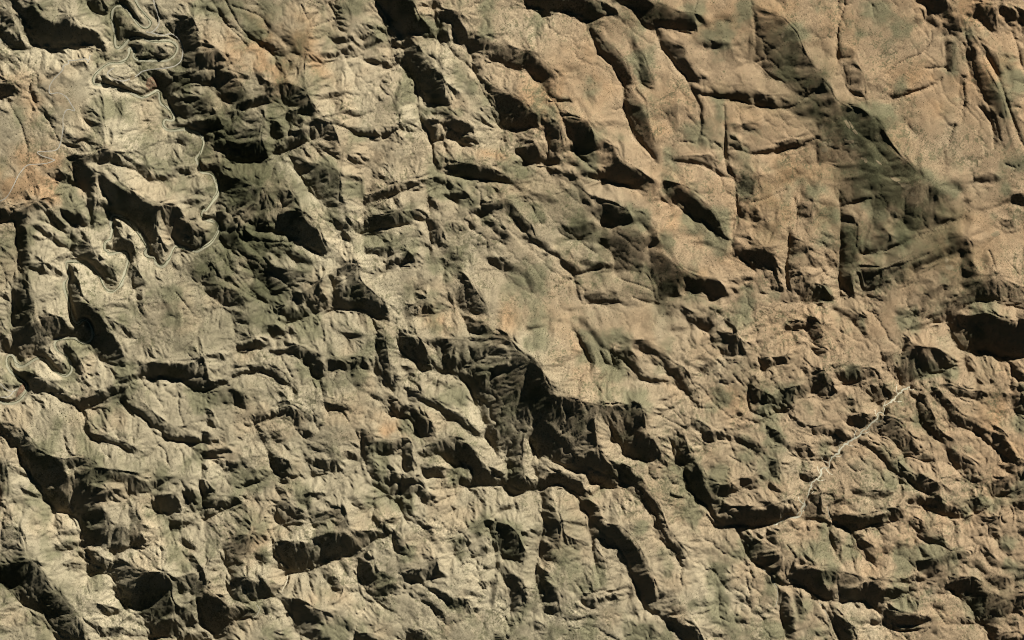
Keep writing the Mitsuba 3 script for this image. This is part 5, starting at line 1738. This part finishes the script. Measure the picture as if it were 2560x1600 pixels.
# ------------------------------------------------------------------ field plots
def draped(p, lift, cell=3.0):
    """an outlined patch of ground, thick enough to stand proud of the land"""
    c = p.mean(0)
    rim = curve(np.vstack([p, p[:1]]), 2.0, 1)[:-1]
    rings = [c + (rim - c) * f for f in (.25, .5, .75, 1.0)]
    v = np.vstack([c[None]] + rings)
    z = heights(v[:, 0], v[:, 1]) + lift
    n = len(rim)
    v = np.column_stack([world(v), z])
    f = [[0, 1 + k, 1 + (k + 1) % n] for k in range(n)]
    for r in range(3):
        o = 1 + r * n
        for k in range(n):
            b = (k + 1) % n
            f += [[o + k, o + n + k, o + n + b], [o + k, o + n + b, o + b]]
    skirt = v[1 + 3 * n:].copy()
    skirt[:, 2] -= lift + 2.5
    o, q = 1 + 3 * n, len(v)
    v = np.vstack([v, skirt])
    for k in range(n):
        b = (k + 1) % n
        f += [[o + k, q + k, q + b], [o + k, q + b, o + b]]
    f = np.array(f)
    nz = np.cross(v[f[:, 1]] - v[f[:, 0]], v[f[:, 2]] - v[f[:, 0]])[:, 2]
    f[nz < -1e-6] = f[nz < -1e-6][:, ::-1]
    return v, f
tint('red_earth', (.12, .078, .052), (.17, .11, .075), 16, 6.0)
PLOTS = lines('F')
for i, p in enumerate(PLOTS):
    red = i >= len(PLOTS) - 2
    k = 'field' if i == 0 else f'field_{i:03d}'
    scene[k] = mikit.ply(draped(p, 1.0), 'red_earth' if red else 'ploughed_earth')
    labels[k] = {'label': 'reddish field plot inside a bend of the river' if red else 'small pale field plot', 'kind': 'structure'}

# ------------------------------------------------------------------ bushes
rng = np.random.default_rng(77)
def bush_mesh(seed):
    r = np.random.default_rng(seed)
    v = [[0, 0, r.uniform(.75, 1)]]
    for k in range(6):
        t = 2 * math.pi * (k + r.uniform(-.2, .2)) / 6
        q = r.uniform(.75, 1.1)
        v.append([q * math.cos(t), q * math.sin(t), r.uniform(.1, .3)])
    f = [[0, 1 + k, 1 + (k + 1) % 6] for k in range(6)]
    return np.array(v), np.array(f)

def scatter(x, y, size, seeds=8):
    x, y, size = map(np.asarray, (x, y, size))
    kinds = [bush_mesh(100 + s) for s in range(seeds)]
    pick = np.arange(len(x)) % seeds
    z = heights(x, y)
    at = np.column_stack([world(np.column_stack([x, y])), z - .15 * size])
    vs, fs = [], []
    for s, (v, f) in enumerate(kinds):
        m = pick == s
        vv = v[None] * np.stack([size[m], size[m], size[m] * .8], -1)[:, None] + at[m][:, None]
        fs.append(f[None] + (np.arange(m.sum()) * len(v))[:, None, None] + sum(len(q) for q in vs))
        vs.append(vv.reshape(-1, 3))
        fs[-1] = fs[-1].reshape(-1, 3)
    return np.vstack(vs), np.vstack(fs)
N = 160000
x, y = rng.uniform(-40, 2600, N), rng.uniform(-40, 1640, N)
dens = .35 + .9 * vnoise(x / 60, y / 60, 91) + .5 * vnoise(x / 23, y / 23, 92)
keep = rng.uniform(0, 1, N) < np.clip(dens, .08, 1)
x, y = x[keep], y[keep]
scene['scrub'] = mikit.ply(scatter(x, y, 2.0 + 3.0 * rng.uniform(0, 1, len(x)) ** 2), 'bush_leaves')
labels['scrub'] = {'label': 'dark low scrub dotted all over the dry slopes', 'kind': 'stuff'}
# growth along the river
i = rng.integers(0, len(RIVER), 5000)
side = rng.choice([-1, 1], 5000)
tt = np.gradient(RIVER, axis=0); tt /= np.linalg.norm(tt, axis=1, keepdims=True) + 1e-9
q = RIVER[i] + np.stack([-tt[i, 1], tt[i, 0]], -1) * (side * rng.normal(5.0, 1.2, 5000))[:, None]
q = q[vnoise(i / 14 + 40 * side, i * 0 + .5, 95) > .25]
scene['riverside_scrub'] = mikit.ply(scatter(q[:, 0], q[:, 1], rng.uniform(1.8, 4.2, len(q))), 'bush_leaves')
labels['riverside_scrub'] = {'label': 'dark green thicket lining both banks of the winding river', 'kind': 'stuff'}

# bushes that stand out singly
def round_bush(seed):
    r = np.random.default_rng(seed)
    v, f, n = [[0, 0, 1.0]], [], 8
    for ring_, (rad, up) in enumerate(((.62, .82), (1.0, .42), (.85, 0))):
        for k in range(n):
            t = 2 * math.pi * (k + .5 * ring_) / n
            q = rad * r.uniform(.78, 1.15)
            v.append([q * math.cos(t), q * math.sin(t), up * r.uniform(.85, 1.15)])
    f = [[0, 1 + k, 1 + (k + 1) % n] for k in range(n)]
    for a in (0, 1):
        for k in range(n):
            b, o = (k + 1) % n, 1 + a * n
            f += [[o + k, o + n + k, o + b], [o + b, o + n + k, o + n + b]]
    return np.array(v), np.array(f)
CROWNS = [mikit.ply(round_bush(s), 'bush_leaves', smooth=True) for s in range(4)]
STANDS = [((0, 400), 'dark round bush dotted over the bare orange slope', 'bushes on the orange slope',
           '12,32 14,31 17,30 20,27 24,20 27,16 30,13 33,11 28,24 22,36 10,39 8,41 14,38 18,37 25,30 30,30 35,20 38,25 33,32 36,14 27,34 20,33 16,40 12,44 5,43 31,20 40,16 24,26 21,30 29,36 9,36 33,26'),
          ((0, 800), 'dark tree dotted over the pale spur above the gorge', 'trees on the pale spur',
           '53,80 55,82 60,84 61,88 64,87 62,91 58,88 66,90 70,91 68,94 70,97 65,97 72,88 57,91 60,93 68,99 56,86 63,95 73,94 54,89'),
          ((1024, 0), 'lone dark bush in the row on the small orange terrace', 'bushes on the small orange terrace', '73,144.5 76,143.5 79.5,143.5')]
number = {}
for (ox, oy), label, group, spots in STANDS:
    kind = 'tree' if label.startswith('dark tree') else 'bush'
    for q in spots.split():
        x, y = np.array([float(c) for c in q.split(',')]) * UNIT + [ox, oy] + rng.uniform(-1, 1, 2)
        n = number.get(kind, 0)
        number[kind] = n + 1
        k = kind if n == 0 else f'{kind}_{n:03d}'
        size = rng.uniform(3.5, 6.5)
        e, nn = world([x, y])
        scene[k] = {**CROWNS[n % 4], 'to_world': T().translate([float(e), float(nn), float(heights([x], [y])[0]) - .8]).rotate([0, 0, 1], float(rng.uniform(0, 360))).scale([size, size, size * .8])}
        labels[k] = {'label': label, 'category': kind, 'group': group}
